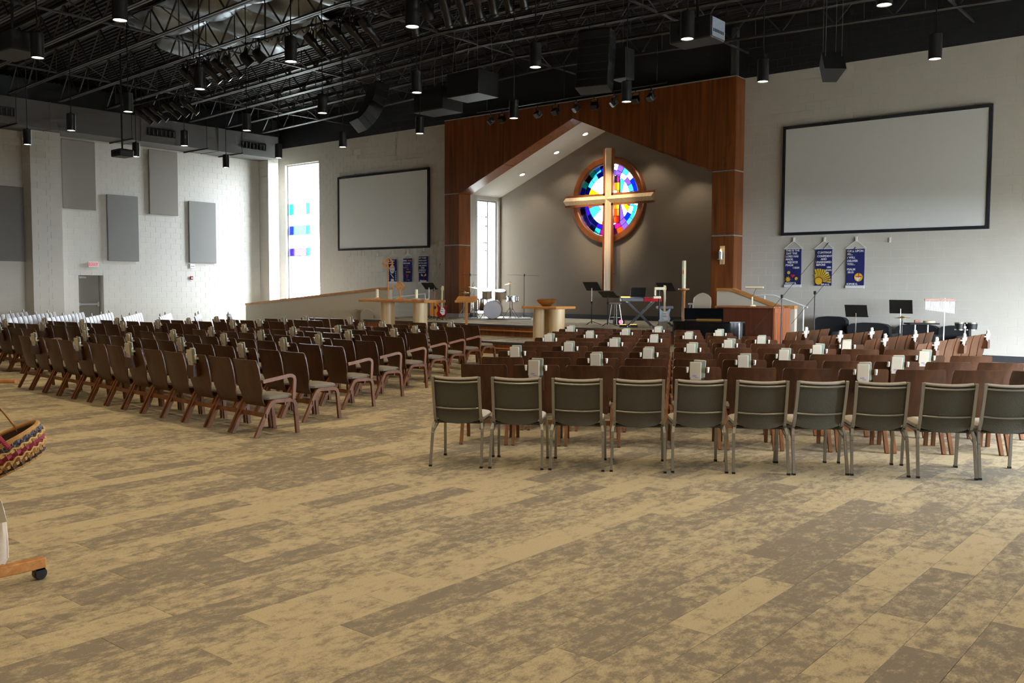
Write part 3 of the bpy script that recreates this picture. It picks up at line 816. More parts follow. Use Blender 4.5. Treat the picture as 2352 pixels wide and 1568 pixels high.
BK['print'] = MB().ext(-.03, .012, -.0120, -.0112, .06, .075).ext(-.004, .03, -.0120, -.0112, .045, .055).mesh('cover_mark', mat('lilac_print', (150, 140, 175), .7))
def wood_chair(x, y, rz, label, group, arm=False, rack=False, book=None, variant=0):
    t = thing('wooden_chair', label, 'chair', (x, y, 0), rz, group)
    obj('seat', WC['seat'], t); obj('backrest', WC['backrest'], t)
    for k in ('rearl', 'rearr', 'frontl', 'frontr'): obj('leg', WC[k], t)
    obj('stretcher', WC['stretcher'], t)
    if arm: obj('armrest', WC['arm'], t)
    if rack:
        r = obj('book_rack', WC['rack'], t)
        for c in WC['cup']: obj('cup_holder', c, r)
        c, s = math.cos(rz), math.sin(rz)
        def put(kind, dx, dy, dz, tilt, lab, pg):
            o = obj('book', BK[kind], None, (x+c*dx-s*dy, y+s*dx+c*dy, dz))
            o.rotation_euler = (R(7), R(tilt), rz)
            tag(o, lab, 'book', 'books in the chair racks')
            obj('page_edge', BK[pg], o)
            if kind == 'short': obj('cover_mark', BK['print'], o)
        put('tall', .008+.012*((variant*7) % 3-1), -.281, .672, (variant*5) % 7-3, 'tall sage green book in rack of '+book, 'page')
        put('short', -.014+.01*((variant*3) % 3-1), -.304, .712, (variant*3) % 5-2, 'short cream booklet in rack of '+book, 'page2')
    return t
NTH = ORD
def row(block, r, nrows, end, direction, n, rz, side, arms, rackstart, first_txt, group, flip=False, pitch=.552, cull=True):
    """n chairs from `end` (outer rear foot) along `direction`"""
    ux, uy = direction
    fx, fy = -math.sin(rz), math.cos(rz)
    for k in range(n):
        d = (k+.5)*pitch
        x, y = end[0]+ux*d+fx*.285, end[1]+uy*d+fy*.285
        if cull and in_frame((x, y, .6)) == 0 and in_frame((x+ux*.5, y+uy*.5, .87)) == 0: continue
        rows_txt = 'front row' if r == nrows-1 else 'rear row' if r == 0 else 'row %s from the back' % NTH[r]
        rows_txt = {0: 'rear row', nrows-1: 'front row'}.get(r, NTH[r]+' row')
        lab = 'brown plywood chair, %s from the %s, %s, %s block' % (NTH[k], first_txt, rows_txt, block)
        bk = '%s chair from %s, %s, %s' % (NTH[k], first_txt, rows_txt, block)
        rk = (k-rackstart) % 3 == 0
        wood_chair(x, y, rz, lab, group, arm=(k == 0 and arms), rack=rk, book=bk, variant=r*5+k)
# block A: left of the centre aisle as seen, facing the chancel; ends measured along the aisle
ua = (-.9985, .055)
for r in range(9):
    ex, ey = -8.63-.55*r, 5.95+1.075*r
    left = -15.97+.06*r
    n = max(4, int((ex-left)/.562+.3))
    row('middle', r, 9, (ex, ey), ua, n, R(-3.15), 'r', r not in (1, 8), (n-2) % 3 if r % 3 == 0 else (n-2+r) % 3, 'right aisle', 'plywood chairs of the middle block', pitch=.562)
# block B: beyond the far aisle
for r in range(9):
    ex, ey = -17.85+.06*r, 6.35+1.075*r
    n = max(4, int((23.9-.55*r-17.7)/.552))
    row('far middle', r, 9, (ex, ey), (-.9985, -.055), n, R(3.15), 'r', True, (r+1) % 3, 'aisle', 'plywood chairs of the far middle block')
# block C: right block, turned towards the cross
uc = (.83, .5578)
cn = [12, 12, 11, 10, 9, 8, 7, 6, 5]
for r in range(9):
    row('right', r, 9, (-6.70-.515*r, 7.14+.906*r), uc, cn[r], R(33.9), 'l', False, (1+r) % 3, 'left aisle', 'plywood chairs of the right block', pitch=.563)
# block E: mirror of C on the far left
for r in range(9):
    nE = [12, 12, 11, 10, 9, 8, 7, 6, 5][r]
    row('far left', r, 9, (-24.4+.37*r, 7.6+.79*r), (-.83, .5578), nE, R(-33.9), 'r', False, (1+r) % 3, 'aisle', 'plywood chairs of the far left block')
# block D: side block on the right, facing across the hall
for r, (ex, ey, n) in enumerate(((-4.02, 14.25, 8), (-4.95, 14.75, 7), (-5.90, 15.3, 6), (-6.92, 16.3, 4))):
    row('far right', r, 4, (ex+.0, ey), (0, 1), n, R(90), 'l', False, (1 + (r == 0)*0) % 3, 'near end', 'plywood chairs of the far right block')

# ---- grey stacking chairs in the row nearest the camera
SCH = {}
zc = .845
def back_pts(z0, z1, w, dy, n=7):
    return [(-w+2*w*i/n, dy, 0) for i in range(n+1)]
def yb_(z): return -.235-.105*(z-.43)/.42
rows = []
for z in (.435, .47, .52, .62, .72, .80, .835, .848):
    rows.append([((.212 if z > .46 else .19)*u, yb_(z)-.018*(1-u*u)+.012-(.012 if z < .45 else 0), z-(.012*(1-u*u) if z > .84 else 0)-(.035*(1-u*u) if z < .44 else 0)) for u in (-1, -.7, -.35, 0, .35, .7, 1)])
SCH['backrest'] = MB().sheet(rows, -.035, lambda i, j: (0, 1, .2)).mesh('backrest', M['chfab'], True)
rows = [[(.205*u, yb_(.85)-.018*(1-u*u)+dy, .852-.012*(1-u*u)+dz) for u in (-1, -.7, -.35, 0, .35, .7, 1)] for dy, dz in ((.008, -.004), (.02, .008), (.04, .008), (.055, -.01))]
SCH['top'] = MB().sheet(rows, .01, lambda i, j: (0, 0, 1)).mesh('top_edge', M['chlight'], True)
SCH['front'] = MB().sheet([[(.205*u, yb_(z)-.018*(1-u*u)+.052, z) for u in (-1, -.5, 0, .5, 1)] for z in (.50, .60, .72, .84)], .012, lambda i, j: (0, 1, .2)).mesh('front_pad', M['chlight'], True)
SCH['seat'] = cushion_mesh(.46, -.20, .255, .415, .485, M['chlight'])
SCH['pan'] = MB().rbox((0, .02, .405), (.44, .42, .02), .008).mesh('seat_pan', M['chfab'])
for s in (-1, 1):
    x = s*.222; q = s*.245
    SCH['up%d' % s] = MB().tube([(x, -.190, .40), (x, -.225, .435), (x, yb_(.5)-.004, .50), (x, yb_(.85)-.004, .858)], 0, sq=(.022, .026), up=(1, 0, 0)).mesh('back_post', M['pewter'])
    SCH['rl%d' % s] = MB().tube([(q, -.335, .012), (q-s*.006, -.262, .36), (x+s*.008, -.240, .405), (x+s*.004, -.20, .418), (x, -.10, .41)], 0, sq=(.022, .024), up=(1, 0, 0)).mesh('leg', M['pewter'])
    SCH['fl%d' % s] = MB().tube([(q, .245, .012), (q-s*.006, .215, .36), (x, .20, .405), (x, -.10, .405)], 0, sq=(.022, .024), up=(1, 0, 0)).mesh('leg', M['pewter'])
    SCH['br%d' % s] = MB().tube([(q-s*.004, -.285, .31), (x, -.12, .395)], 0, sq=(.012, .02), up=(1, 0, 0)).mesh('brace', M['pewter'])
    SCH['cr%d' % s] = MB().ext(q-.014, q+.014, -.35, -.32, 0, .018).mesh('foot_cap', M['black'])
    SCH['cf%d' % s] = MB().ext(q-.014, q+.014, .23, .26, 0, .018).mesh('foot_cap', M['black'])
SCH['rail1'] = MB().tube([(.212*u, yb_(.815)-.018*(1-u*u)+.004, .812-.010*(1-u*u)) for u in (-1, -.6, -.2, .2, .6, 1)], .009, 6).mesh('cross_rail', M['pewter'], True)
SCH['rail2'] = MB().tube([(.212*u, yb_(.555)-.018*(1-u*u)+.004, .555-.010*(1-u*u)) for u in (-1, -.6, -.2, .2, .6, 1)], .008, 6).mesh('cross_rail', M['pewter'], True)
def stack_chair(x, y, rz, label):
    t = thing('stacking_chair', label, 'chair', (x, y, 0), rz, 'grey stacking chairs in the nearest row')
    b = obj('backrest', SCH['backrest'], t); obj('top_edge', SCH['top'], b); obj('front_pad', SCH['front'], b)
    obj('seat', SCH['seat'], t); obj('seat_pan', SCH['pan'], t)
    for s in (-1, 1):
        obj('back_post', SCH['up%d' % s], t)
        l = obj('leg', SCH['rl%d' % s], t); obj('foot_cap', SCH['cr%d' % s], l)
        l = obj('leg', SCH['fl%d' % s], t); obj('foot_cap', SCH['cf%d' % s], l)
        obj('brace', SCH['br%d' % s], t)
    obj('cross_rail', SCH['rail1'], t); obj('cross_rail', SCH['rail2'], t)
# rear feet (left, right) of each chair as they stand
FT = [((-6.09, 6.08), (-5.62, 6.35)), ((-5.60, 6.37), (-5.14, 6.66)), ((-5.12, 6.68), (-4.67, 6.96)), ((-4.65, 6.99), (-4.20, 7.28)), ((-4.19, 7.33), (-3.78, 7.64)), ((-3.74, 7.64), (-3.31, 7.93)), ((-3.29, 7.96), (-2.91, 8.27)), ((-2.89, 8.28), (-2.45, 8.55)), ((-2.38, 8.55), (-1.97, 8.82)), ((-1.95, 8.85), (-1.53, 9.11))]
TX = ['nearest the aisle, at the left end of the row', 'second from left in the nearest row', 'third from left in the nearest row', 'fourth from left in the nearest row', 'fifth from left in the nearest row', 'sixth from left in the nearest row', 'seventh from left in the nearest row', 'eighth from left in the nearest row', 'ninth from left in the nearest row', 'cut off by the right edge of the picture']
yaws = [0, 0, 0, 0, 0, 0, 1.5, 0, -3.0, 2.0]
for k, ((ax, ay), (bx, by)) in enumerate(FT):
    a = math.atan2(by-ay, bx-ax)+R(yaws[k])
    mx, my = (ax+bx)/2, (ay+by)/2
    stack_chair(mx-math.sin(a)*.335, my+math.cos(a)*.335, a, 'grey stacking chair %s' % TX[k])
# ================================================================ CEILING EQUIPMENT
PEND = [[(-13.28, 6.87), (-16.56, 7.08)],
        [(-10.16, 9.83), (-13.37, 10.0), (-16.64, 10.23), (-20.07, 10.53), (-23.63, 10.88), (-26.94, 11.18)],
        [(-4.31, 13.20), (-7.28, 13.04), (-10.30, 13.0), (-13.50, 13.18), (-16.75, 13.38), (-20.12, 13.67), (-23.68, 14.05), (-26.85, 14.31)],
        [(-4.62, 16.82), (-7.64, 16.61), (-10.69, 16.6), (-13.77, 16.58), (-17.02, 16.72), (-20.37, 16.98), (-23.65, 17.19), (-26.94, 17.49)]]
ROWN = ['pendant row nearest the camera', 'second pendant row from the camera', 'third pendant row from the camera', 'pendant row nearest the stage']
# lamps behind and above the picture, continuing the same grid
EXTRA = [(-10.1, 6.6), (-6.9, 6.5), (-3.7, 6.5), (-.5, 6.6), (-.9, 10.0), (-4.0, 9.9), (-7.1, 9.85), (-1.2, 13.3), (-1.5, 17.0), (-13.2, 3.5), (-10.0, 3.3), (-6.8, 3.2), (-3.6, 3.2), (-.4, 3.2), (-16.4, 3.6), (-10.0, 0.0), (-6.7, 0.0), (-3.5, 0.0), (-.3, 0.0), (-19.8, 7.2), (-23.2, 7.5), (-26.6, 7.8), (-30.0, 8.0), (-13.2, .2), (-3.4, -3.2), (-6.6, -3.2), (-.2, -3.2), (-9.9, -3.2)]
PZ = 5.60
pm_body = MB().lathe([(.0, .425), (.098, .425), (.1085, .412), (.1085, .0), (.096, .0), (.096, .03), (0, .03)], 24).mesh('housing', M['black'], True)
pm_disc = MB().lathe([(.094, .012), (.094, .016)], 20).mesh('glowing_disc', M['lampglow'])
def pendant(x, y, label, seen=True):
    t = thing('pendant_lamp', label, 'pendant lamp', (x, y, PZ), 0, 'black cylinder pendant lamps')
    obj('housing', pm_body, t); obj('glowing_disc', pm_disc, t)
    h = zj(x)-PZ+.80
    MB().cyl((0, 0, .42), (0, 0, h), .011, 6).build('stem', M['black'], t)
    MB().lathe([(.055, h), (.055, h+.05)], 10).lathe([(.03, .425), (.02, .46)], 8).build('canopy', M['black'], t)
    ld = bpy.data.lights.new('lamp_beam', 'SPOT'); ld.energy = LAMP_W; ld.color = LAMP_C; ld.spot_size = R(128); ld.spot_blend = .75; ld.shadow_soft_size = .09
    lo = bpy.data.objects.new('lamp_beam', ld); COL.objects.link(lo); lo.parent = t; lo.location = (0, 0, -.01)
for r, rw in enumerate(PEND):
    rw = sorted(rw)
    for k, (x, y) in enumerate(rw): pendant(x, y, 'black cylinder pendant lamp, %s from the left, %s' % (ORD[k], ROWN[r]))
byrow = {}
for x, y in EXTRA: byrow.setdefault(-1 if y < -2 else 0 if y < 1 else 1 if y < 5 else 2 if y < 9 else 3, []).append((x, y))
OUT = {-1: 'behind the camera', 0: 'level with the camera', 1: 'just ahead of the camera', 2: 'row of the nearest pendants', 3: 'over the right seats'}
for r, rw in byrow.items():
    for k, (x, y) in enumerate(sorted(rw)): pendant(x, y, 'pendant lamp outside the frame, %s from left, %s' % (ORD[k], OUT[r]))

# ---- stage lights on pipes
pipe = MB().cyl((-21.9, 12.75, 7.33), (-10.2, 12.75, 7.33), .025, 8)
pl1 = tag(pipe.build('lighting_pipe', M['black']), 'long black pipe carrying the stage lights under the joists', 'pipe')
for x in (-21, -18, -15, -12.3, -10.6): MB().cyl((x, 12.75, 7.33), (x, 12.75, zj(x)+.84), .012, 6).build('hanger', M['black'], pl1)
cable = MB()
rng = random.Random(11)
x = -21.7
while x < -10.5:
    d = .35+.4*rng.random(); h = .10+.16*rng.random()
    cable.tube([(x+d*i/6, 12.80+.03*math.sin(i), 7.36+.02-h*math.sin(math.pi*i/6)+.1*(i % 2)*rng.random()) for i in range(7)], .012, 4); x += d*.8
cable.build('cable_loops', M['black'], pl1)
pl2 = tag(MB().cyl((-27.9, 14.75, 7.33), (-24.0, 14.75, 7.33), .025, 8).build('lighting_pipe', M['black']), 'short black lighting pipe left, near the small projector', 'pipe')
for x in (-27.3, -24.5): MB().cyl((x, 14.75, 7.33), (x, 14.75, zj(x)+.84), .012, 6).build('hanger', M['black'], pl2)
SF = {}
SF['body'] = MB().lathe([(.0, -.20), (.085, -.20), (.10, -.12), (.10, .05), (.075, .10), (.075, .36), (.085, .37), (.085, .40)], 14).mesh('barrel', M['black'], True)
SF['lens'] = MB().lathe([(.07, .385), (.06, .402), (0, .408)], 14).mesh('lens', M['lens'], True)
SF['par'] = MB().lathe([(.0, -.17), (.07, -.16), (.12, -.06), (.125, .16)], 16).mesh('barrel', M['black'], True)
SF['plens'] = MB().lathe([(.11, .14), (.10, .152), (0, .156)], 16).mesh('lens', M['lens'], True)
SF['yoke'] = MB().ext(-.125, -.115, -.02, .02, -.02, .24).ext(.115, .125, -.02, .02, -.02, .24).ext(-.125, .125, -.02, .02, .235, .25).cyl((0, 0, .25), (0, 0, .36), .014, 6).ext(-.03, .03, -.035, .035, .33, .40).mesh('yoke', M['black'])
def stage_light(x, y, z, aim, label, par=False, group='stage lights on the ceiling pipes'):
    t = thing('stage_light', label, 'stage light', (x, y, z), math.atan2(aim[1], aim[0])-math.pi/2, group)
    obj('yoke', SF['yoke'], t)
    b = obj('barrel', SF['par' if par else 'body'], t)
    h = math.hypot(aim[0], aim[1]); b.rotation_euler = (-(math.pi/2+math.atan2(-aim[2], h)), 0, 0)
    b.location = (0, 0, .02)
    obj('lens', SF['plens' if par else 'lens'], b)
xs1 = [-27.3, -26.85, -26.4, -25.7, -25.25, -24.7]
for k, x in enumerate(xs1): stage_light(x, 14.75, 6.97, (.35, .65, -.62), 'black stage light, %s from left, on the short left pipe' % ORD[k])
xs2 = [-21.3, -20.85, -20.35, -19.9, -19.45, -18.75, -18.25, -16.3, -15.85, -15.4, -14.95, -14.5, -13.2, -12.75, -12.3, -11.9, -11.5, -11.15, -10.8, -10.45]
for k, x in enumerate(xs2):
    e = (.30, .62, -.72) if k < 12 else (-.1, .45, -.9)
    stage_light(x, 12.75, 6.97, e, 'black stage light, %s, on the long ceiling pipe' % (ORD[k]+' from left' if k < 10 else 'at the right end' if k == 19 else ORD[19-k]+' from the right end'), par=k in (5, 6, 13))
# small wash lights in front of the portal
pl3 = tag(MB().cyl((-18.9, 21.0, 6.98), (-12.3, 21.0, 6.98), .022, 8).build('lighting_pipe', M['black']), 'black pipe of small wash lights before the wooden portal', 'pipe')
for x in (-18.5, -15.6, -12.6): MB().cyl((x, 21.0, 6.98), (x, 21.0, zj(x)+.84), .012, 6).build('hanger', M['black'], pl3)
wl_b = MB().rbox((0, 0, 0), (.20, .16, .18), .02).mesh('housing', M['black'])
wl_l = MB().ext(-.085, .085, -.086, -.078, -.075, .075).mesh('lens', M['lens'])
wl_y = MB().ext(-.115, -.105, -.015, .015, -.02, .17).ext(.105, .115, -.015, .015, -.02, .17).ext(-.115, .115, -.015, .015, .165, .18).cyl((0, 0, .18), (0, 0, .33), .012, 6).mesh('yoke', M['black'])
for k, x in enumerate((-18.34, -17.9, -16.54, -15.91, -15.18, -14.57, -13.93, -13.24, -12.77)):
    t = thing('wash_light', 'small black wash light, %s from left, before the portal' % ORD[k], 'stage light', (x, 21.0, 6.66), R(180 if k % 2 else 150), 'wash lights before the portal')
    obj('yoke', wl_y, t); b = obj('housing', wl_b, t); b.rotation_euler = (R(48), 0, R(12*(k % 3-1))); obj('lens', wl_l, b)
    if k in (2, 4):
        ld = bpy.data.lights.new('wash_beam', 'SPOT'); ld.energy = 700; ld.color = (1, .84, .60); ld.spot_size = R(36); ld.spot_blend = .7; ld.shadow_soft_size = .08
        lo = bpy.data.objects.new('wash_beam', ld); COL.objects.link(lo); lo.location = (x, 21.1, 6.56)
        d = Vector((CX, 24.7, 4.0))-lo.location; lo.rotation_euler = d.to_track_quat('-Z', 'Y').to_euler()

# ---- loudspeakers
ca = mat('speaker_black_paint', (30, 31, 33), .55, var=.1)
gr = mat('speaker_grille_cloth', (14, 14, 15), .8, var=.2, scale=80)
def line_array(x, y, z, rz, n, w, bend0, bend1, label):
    t = thing('line_array', label, 'loudspeaker', (x, y, z), rz, 'hung loudspeaker arrays')
    MB().ext(-w/2, w/2, -.05, .05, .02, .08).cyl((-.2, 0, .06), (-.2, 0, 1.32), .01, 6).cyl((.2, 0, .06), (.2, 0, 1.32), .01, 6).build('rigging_bar', ca, t)
    p = Vector((0, 0, 0)); a = bend0
    for k in range(n):
        a += (bend1-bend0)/n
        Mx = Matrix.Rotation(-a, 4, 'X'); h = .205
        c = p+(Mx @ Vector((0, 0, -h/2)))
        b = MB().rbox((0, 0, 0), (w, .42, h*.97), .012, Mx).build('speaker_box', ca, t, c)
        MB().box(Mx @ Vector((0, -.213, 0)), (w*.94, .006, h*.86), Mx).build('grille', gr, b)
        p = p+(Mx @ Vector((0, 0, -h)))
line_array(-20.45, 18.4, 7.58, R(-20), 7, .72, R(2), R(46), 'curved black loudspeaker array hanging left of the portal')
line_array(-12.70, 18.4, 7.78, R(14), 7, .82, R(0), R(14), 'tall black loudspeaker array hanging before the right half of the portal')
def subbox(x, y, z, label):
    t = thing('bass_speaker', label, 'loudspeaker', (x, y, z), 0, 'hung bass loudspeakers')
    MB().rbox((0, 0, .31), (1.12, .80, .62), .012).build('cabinet', ca, t)
    MB().ext(-.53, .53, -.406, -.400, .04, .58).build('grille', gr, t)
    m = MB()
    for a in (-.45, .45):
        for b in (-.3, .3): m.cyl((a, b, .6), (a*.8, b*.8, 2.25), .008, 5)
    m.build('chain', M['steel'], t)
subbox(-16.35, 18.0, 6.62, 'nearer boxy black bass speaker hanging above the stage')
subbox(-17.95, 18.35, 6.47, 'farther boxy black bass speaker hanging above the stage')
t = thing('bass_speaker', 'black speaker box hanging behind the right array', 'loudspeaker', (-12.32, 18.95, 6.75))
MB().rbox((0, 0, .3), (.42, .40, .72), .012).build('cabinet', ca, t); MB().cyl((0, 0, .65), (0, 0, 1.9), .008, 5).build('chain', M['steel'], t)
t = thing('hung_speaker', 'small tilted black speaker hanging beside the right screen', 'loudspeaker', (-6.5, 17.05, 5.80), R(40))
Mx = Matrix.Rotation(R(-30), 4, 'X')
MB().prism([(-.20, -.16), (.20, -.16), (.13, .20), (-.13, .20)], -.20, .20, lambda u, v, d: tuple(Mx @ Vector((u, v, d)))).build('cabinet', ca, t)
m = MB()
for a, b in ((-.15, -.12), (.15, -.12), (-.12, .12), (.12, .12)): m.cyl((a, b, .16), (a, b, 2.1), .006, 5)
m.build('cable', M['steel'], t)

# ---- projectors
def projector(x, y, z, sz, rz, label, drop, side=False):
    t = thing('projector', label, 'projector', (x, y, z), rz, 'ceiling projectors')
    w, d, h = sz
    b = MB().rbox((0, 0, 0), (w, d, h), .02).build('housing', ca, t)
    MB().lathe([(.07, 0), (.07, .06), (.055, .07)], 14, (-w*.22, d/2, 0), Matrix.Rotation(R(-90), 4, 'X')).build('lens', M['lens'], t)
    MB().ext(-.10, .10, -.10, .10, h/2, h/2+.03).cyl((0, 0, h/2), (0, 0, drop), .026, 8).build('ceiling_pole', M['black'], t)
    if side:
        s = MB().ext(w/2-.002, w/2+.008, -d*.44, d*.44, -h*.42, h*.42).build('connector_panel', mat('pale_blue_grey_panel', (158, 168, 186), .4, .2, var=.2, scale=30), t)
        m = MB()
        for k in range(7): m.ext(w/2+.006, w/2+.012, -d*.38+k*.055, -d*.38+k*.055+.03, -h*.22, -h*.08)
        m.build('socket_row', M['black'], s)
    m = MB()
    for k in range(6): m.ext(-w*.3+k*.07, -w*.3+k*.07+.04, -d/2-.006, -d/2, -h*.2, h*.2)
    m.build('vent', gr, t)
projector(-7.62, 13.98, 5.96, (.78, .50, .36), 0, 'large projector with pale connector panel hanging before the right screen', 2.72, True)
projector(-25.35, 13.1, 5.43, (.52, .42, .20), 0, 'small black projector on a long pole before the left wall', 3.33)
projector(-17.35, 7.0, 5.92, (1.0, .55, .34), R(5), 'projector cut off by the upper left edge of the picture', 2.85)

# ---- air duct along the left wall
du = thing('air_duct', 'long grey rectangular air duct under the ceiling along the left wall', 'duct', (-31.6, 13.0, 6.78))
MB().ext(-.62, .60, -8.5, 9.55, 0, .86).build('duct_body', M['duct'], du)
for y in (-5.5, -2.5, .6, 3.7, 6.8): MB().ext(-.635, .615, y, y+.03, -.012, .872).build('seam_flange', M['duct'], du)
for y0, y1 in ((10.9, 12.49), (16.94, 18.02), (20.80, 21.92)):
    y0 -= 13; y1 -= 13
    g_ = MB().ext(.60, .64, y0, y1, .24, .27).ext(.60, .64, y0, y1, .48, .51).ext(.60, .64, y0, y0+.03, .27, .48).ext(.60, .64, y1-.03, y1, .27, .48).ext(.60, .605, y0, y1, .25, .5).build('grille', M['black'], du)
    m = MB(); k = 0
    while y0+.05+k*.16 < y1-.05: m.ext(.605, .65, y0+.05+k*.16, y0+.07+k*.16, .27, .48); k += 1
    m.build('fin', M['duct'], g_)
for y in (12.4, 16.2, 19.1, 20.6):
    MB().ext(-.64, 1.0, y-13-.02, y-13+.02, -.05, -.005).cyl((.95, y-13, -.05), (.95, y-13, 1.0), .01, 5).build('hanger_strut', M['black'], du)

# ================================================================ ON THE WALLS
def screen(x0, x1, z0, z1, label):
    t = thing('projection_screen', label, 'screen', ((x0+x1)/2, YF-.012, z0), 0, 'projection screens')
    w = (x1-x0)/2; h = z1-z0; b = .075
    MB().ext(-w+b*.5, w-b*.5, -.05, -.03, b*.5, h-b*.5).build('screen_cloth', M['screen'], t)
    fm = mat('black_velvet_frame', (24, 26, 34), .8)
    for r in ((-w, w, -.075, 0, h-b, h), (-w, w, -.075, 0, 0, b), (-w, -w+b, -.075, 0, b, h-b), (w-b, w, -.075, 0, b, h-b)): MB().ext(*r).build('frame_bar', fm, t)
screen(-28.31, -23.29, 3.07, 5.92, 'blank white projection screen left of the wooden portal')
screen(-10.13, -5.12, 3.07, 5.92, 'large blank white projection screen on the right wall section')
for (y0, y1, z0, z1), m_, lab in zip(pan, ('acou', 'acou2', 'acou', 'acou2', 'acou'), ('grey acoustic panel cut off by the left edge of the picture', 'taupe acoustic panel high beside the pier', 'grey acoustic panel low, above and right of the exit sign', 'taupe acoustic panel high, with the small projector to its left', 'grey acoustic panel low, above the red alarm')):
    o = tag(MB().rbox((0, 0, 0), (.07, y1-y0, z1-z0), .02).build('acoustic_panel', M[m_], None, (XL+.048, (y0+y1)/2, (z0+z1)/2)), lab, 'acoustic panel', 'acoustic wall panels')
    MB().rbox((0, 0, 0), (.03, y1-y0-.03, z1-z0-.03), .008).build('backing_board', M['dark'], o, (-.024, 0, 0))
TEXTS = []
def text(s, size, m, parent, loc, rot, name='lettering', align='LEFT', bold=.0):
    c = bpy.data.curves.new(name, 'FONT'); c.body = s; c.size = size; c.extrude = .0015; c.offset = bold; c.align_x = align
    c.space_line = 1.0
    c.materials.append(m); o = bpy.data.objects.new(name, c); COL.objects.link(o); o.parent = parent; o.location = loc; o.rotation_euler = rot
    TEXTS.append((o, name, parent, loc, rot))
t = thing('exit_sign', 'white exit sign with red letters above the left door', 'sign', (XL+.02, 15.48, 2.42))
MB().rbox((.03, 0, 0), (.05, .36, .20), .01).build('sign_box', M['white'], t)
text('EXIT', .17, M['redlit'], t, (.058, 0, -.055), (R(90), 0, R(90)), align='CENTER', bold=.004)
t = thing('fire_alarm', 'small red fire alarm on the left wall', 'alarm', (XL+.012, 19.32, 1.98))
MB().rbox((.02, 0, 0), (.04, .12, .13), .008).build('alarm_box', M['redgl'], t); MB().ext(.04, .05, -.035, .035, -.03, .02).build('strobe', M['white'], t)
t = thing('wall_box', 'small white wall box below the low right acoustic panel', 'box', (XL+.012, 19.36, 2.44))
MB().rbox((.02, 0, 0), (.04, .22, .17), .01).build('case', M['white'], t); MB().ext(.04, .045, -.08, .08, -.02, .0).build('slot', M['duct'], t)
for k, x in enumerate((-27.69, -26.87, -26.06, -7.34)):
    t = thing('wall_hook', ('empty white hook, %s from left, under the left screen' % ORD[k]) if k < 3 else 'empty white hook under the right screen', 'hook', (x, YF-.014, 2.88), 0, 'banner hooks')
    MB().rbox((0, -.012, 0), (.05, .02, .13), .006).build('plate', M['white'], t); MB().tube([(0, -.02, -.03), (0, -.05, -.05), (0, -.055, -.02)], .008, 5).build('hook', M['white'], t)

# ---- felt banners
def banner(x, zt, zb, w, label, rod, foot, deco):
    t = thing('felt_banner', label, 'banner', (x, YF-.05, zb), 0, 'navy felt banners')
    h = zt-zb
    rows = [[(-w/2+w*i/6, .008*math.sin(i*1.7+k), h*k/8) for i in range(7)] for k in range(9)]
    MB().sheet(rows, .006, lambda i, j: (0, -1, 0)).build('felt', M['navy'], t, smooth=True)
    MB().cyl((-w/2-.04, .0, h), (w/2+.04, .0, h), .012, 8).build('top_rod', M['white'], t)
    MB().tube([(-w/2-.03, 0, h), (0, .012, h+.21), (w/2+.03, 0, h)], .010 if rod else .004, 6).build('hanging_cord', M['white'], t)
    MB().ext(-.022, .022, .0, .034, h+.17, h+.30).tube([(0, 0, h+.20), (0, -.02, h+.2), (0, -.02, h+.23)], .008, 5).build('hook', M['white'], t)
    if foot: MB().rbox((0, -.006, -.02), (w+.03, .02, .075), .006).build('bottom_rod', M['wfelt'], t)
    deco(t, w, h)
FR = (R(90), 0, 0)
def lines(t, w, h, L, m='wfelt'):
    for s, x, z, sz in L: text(s, sz, M[m], t, (-w/2+.02+x, -.012, z*h), FR, bold=.0022)
def disc(t, x, z, r, m, name='felt_disc', n=20, y=-.012): MB().lathe([(r, 0), (r, .004)], n, (x, y, z), Matrix.Rotation(R(90), 4, 'X')).build(name, M[m], t)
def poly(t, pts, m, name, y=-.012): MB().prism(pts, y, y+.004).build(name, M[m], t)
def star(cx, cz, r, k, n, a0=0, ):
    return [(cx+(r if i % 2 == 0 else r*k)*math.cos(a0+math.pi*i/n), cz+(r if i % 2 == 0 else r*k)*math.sin(a0+math.pi*i/n)) for i in range(2*n)]
def d1_(t, w, h):
    lines(t, w, h, [('THIS IS THE', 0, .925, .072), ('DAY THE', .01, .845, .072), ('LORD HAS', 0, .765, .072), ('MADE.', 0, .685, .072), ('REJOICE!', .05, .605, .072), ('PSALM', 0, .525, .072), ('118:24', .19, .455, .068), ('MADDY B.', 0, .03, .066)])
    poly(t, star(-.13, .16*h, .085, .5, 9), 'gold', 'felt_sun'); disc(t, -.13, .16*h, .045, 'gold', y=-.017)
    for x, z in ((-.11, .345), (.10, .18)): disc(t, x, z*h, .042, 'gold', 'smiley'); disc(t, x-.012, z*h+.01, .005, 'black', 'eye', 8, -.017); disc(t, x+.012, z*h+.01, .005, 'black', 'eye', 8, -.017)
    hp = [(0.0+.052*math.sin(a)**3*1.1, .255*h+.048*(13*math.cos(a)-5*math.cos(2*a)-2*math.cos(3*a)-math.cos(4*a))/15) for a in [2*math.pi*i/20 for i in range(20)]]
    poly(t, hp, 'red', 'heart')
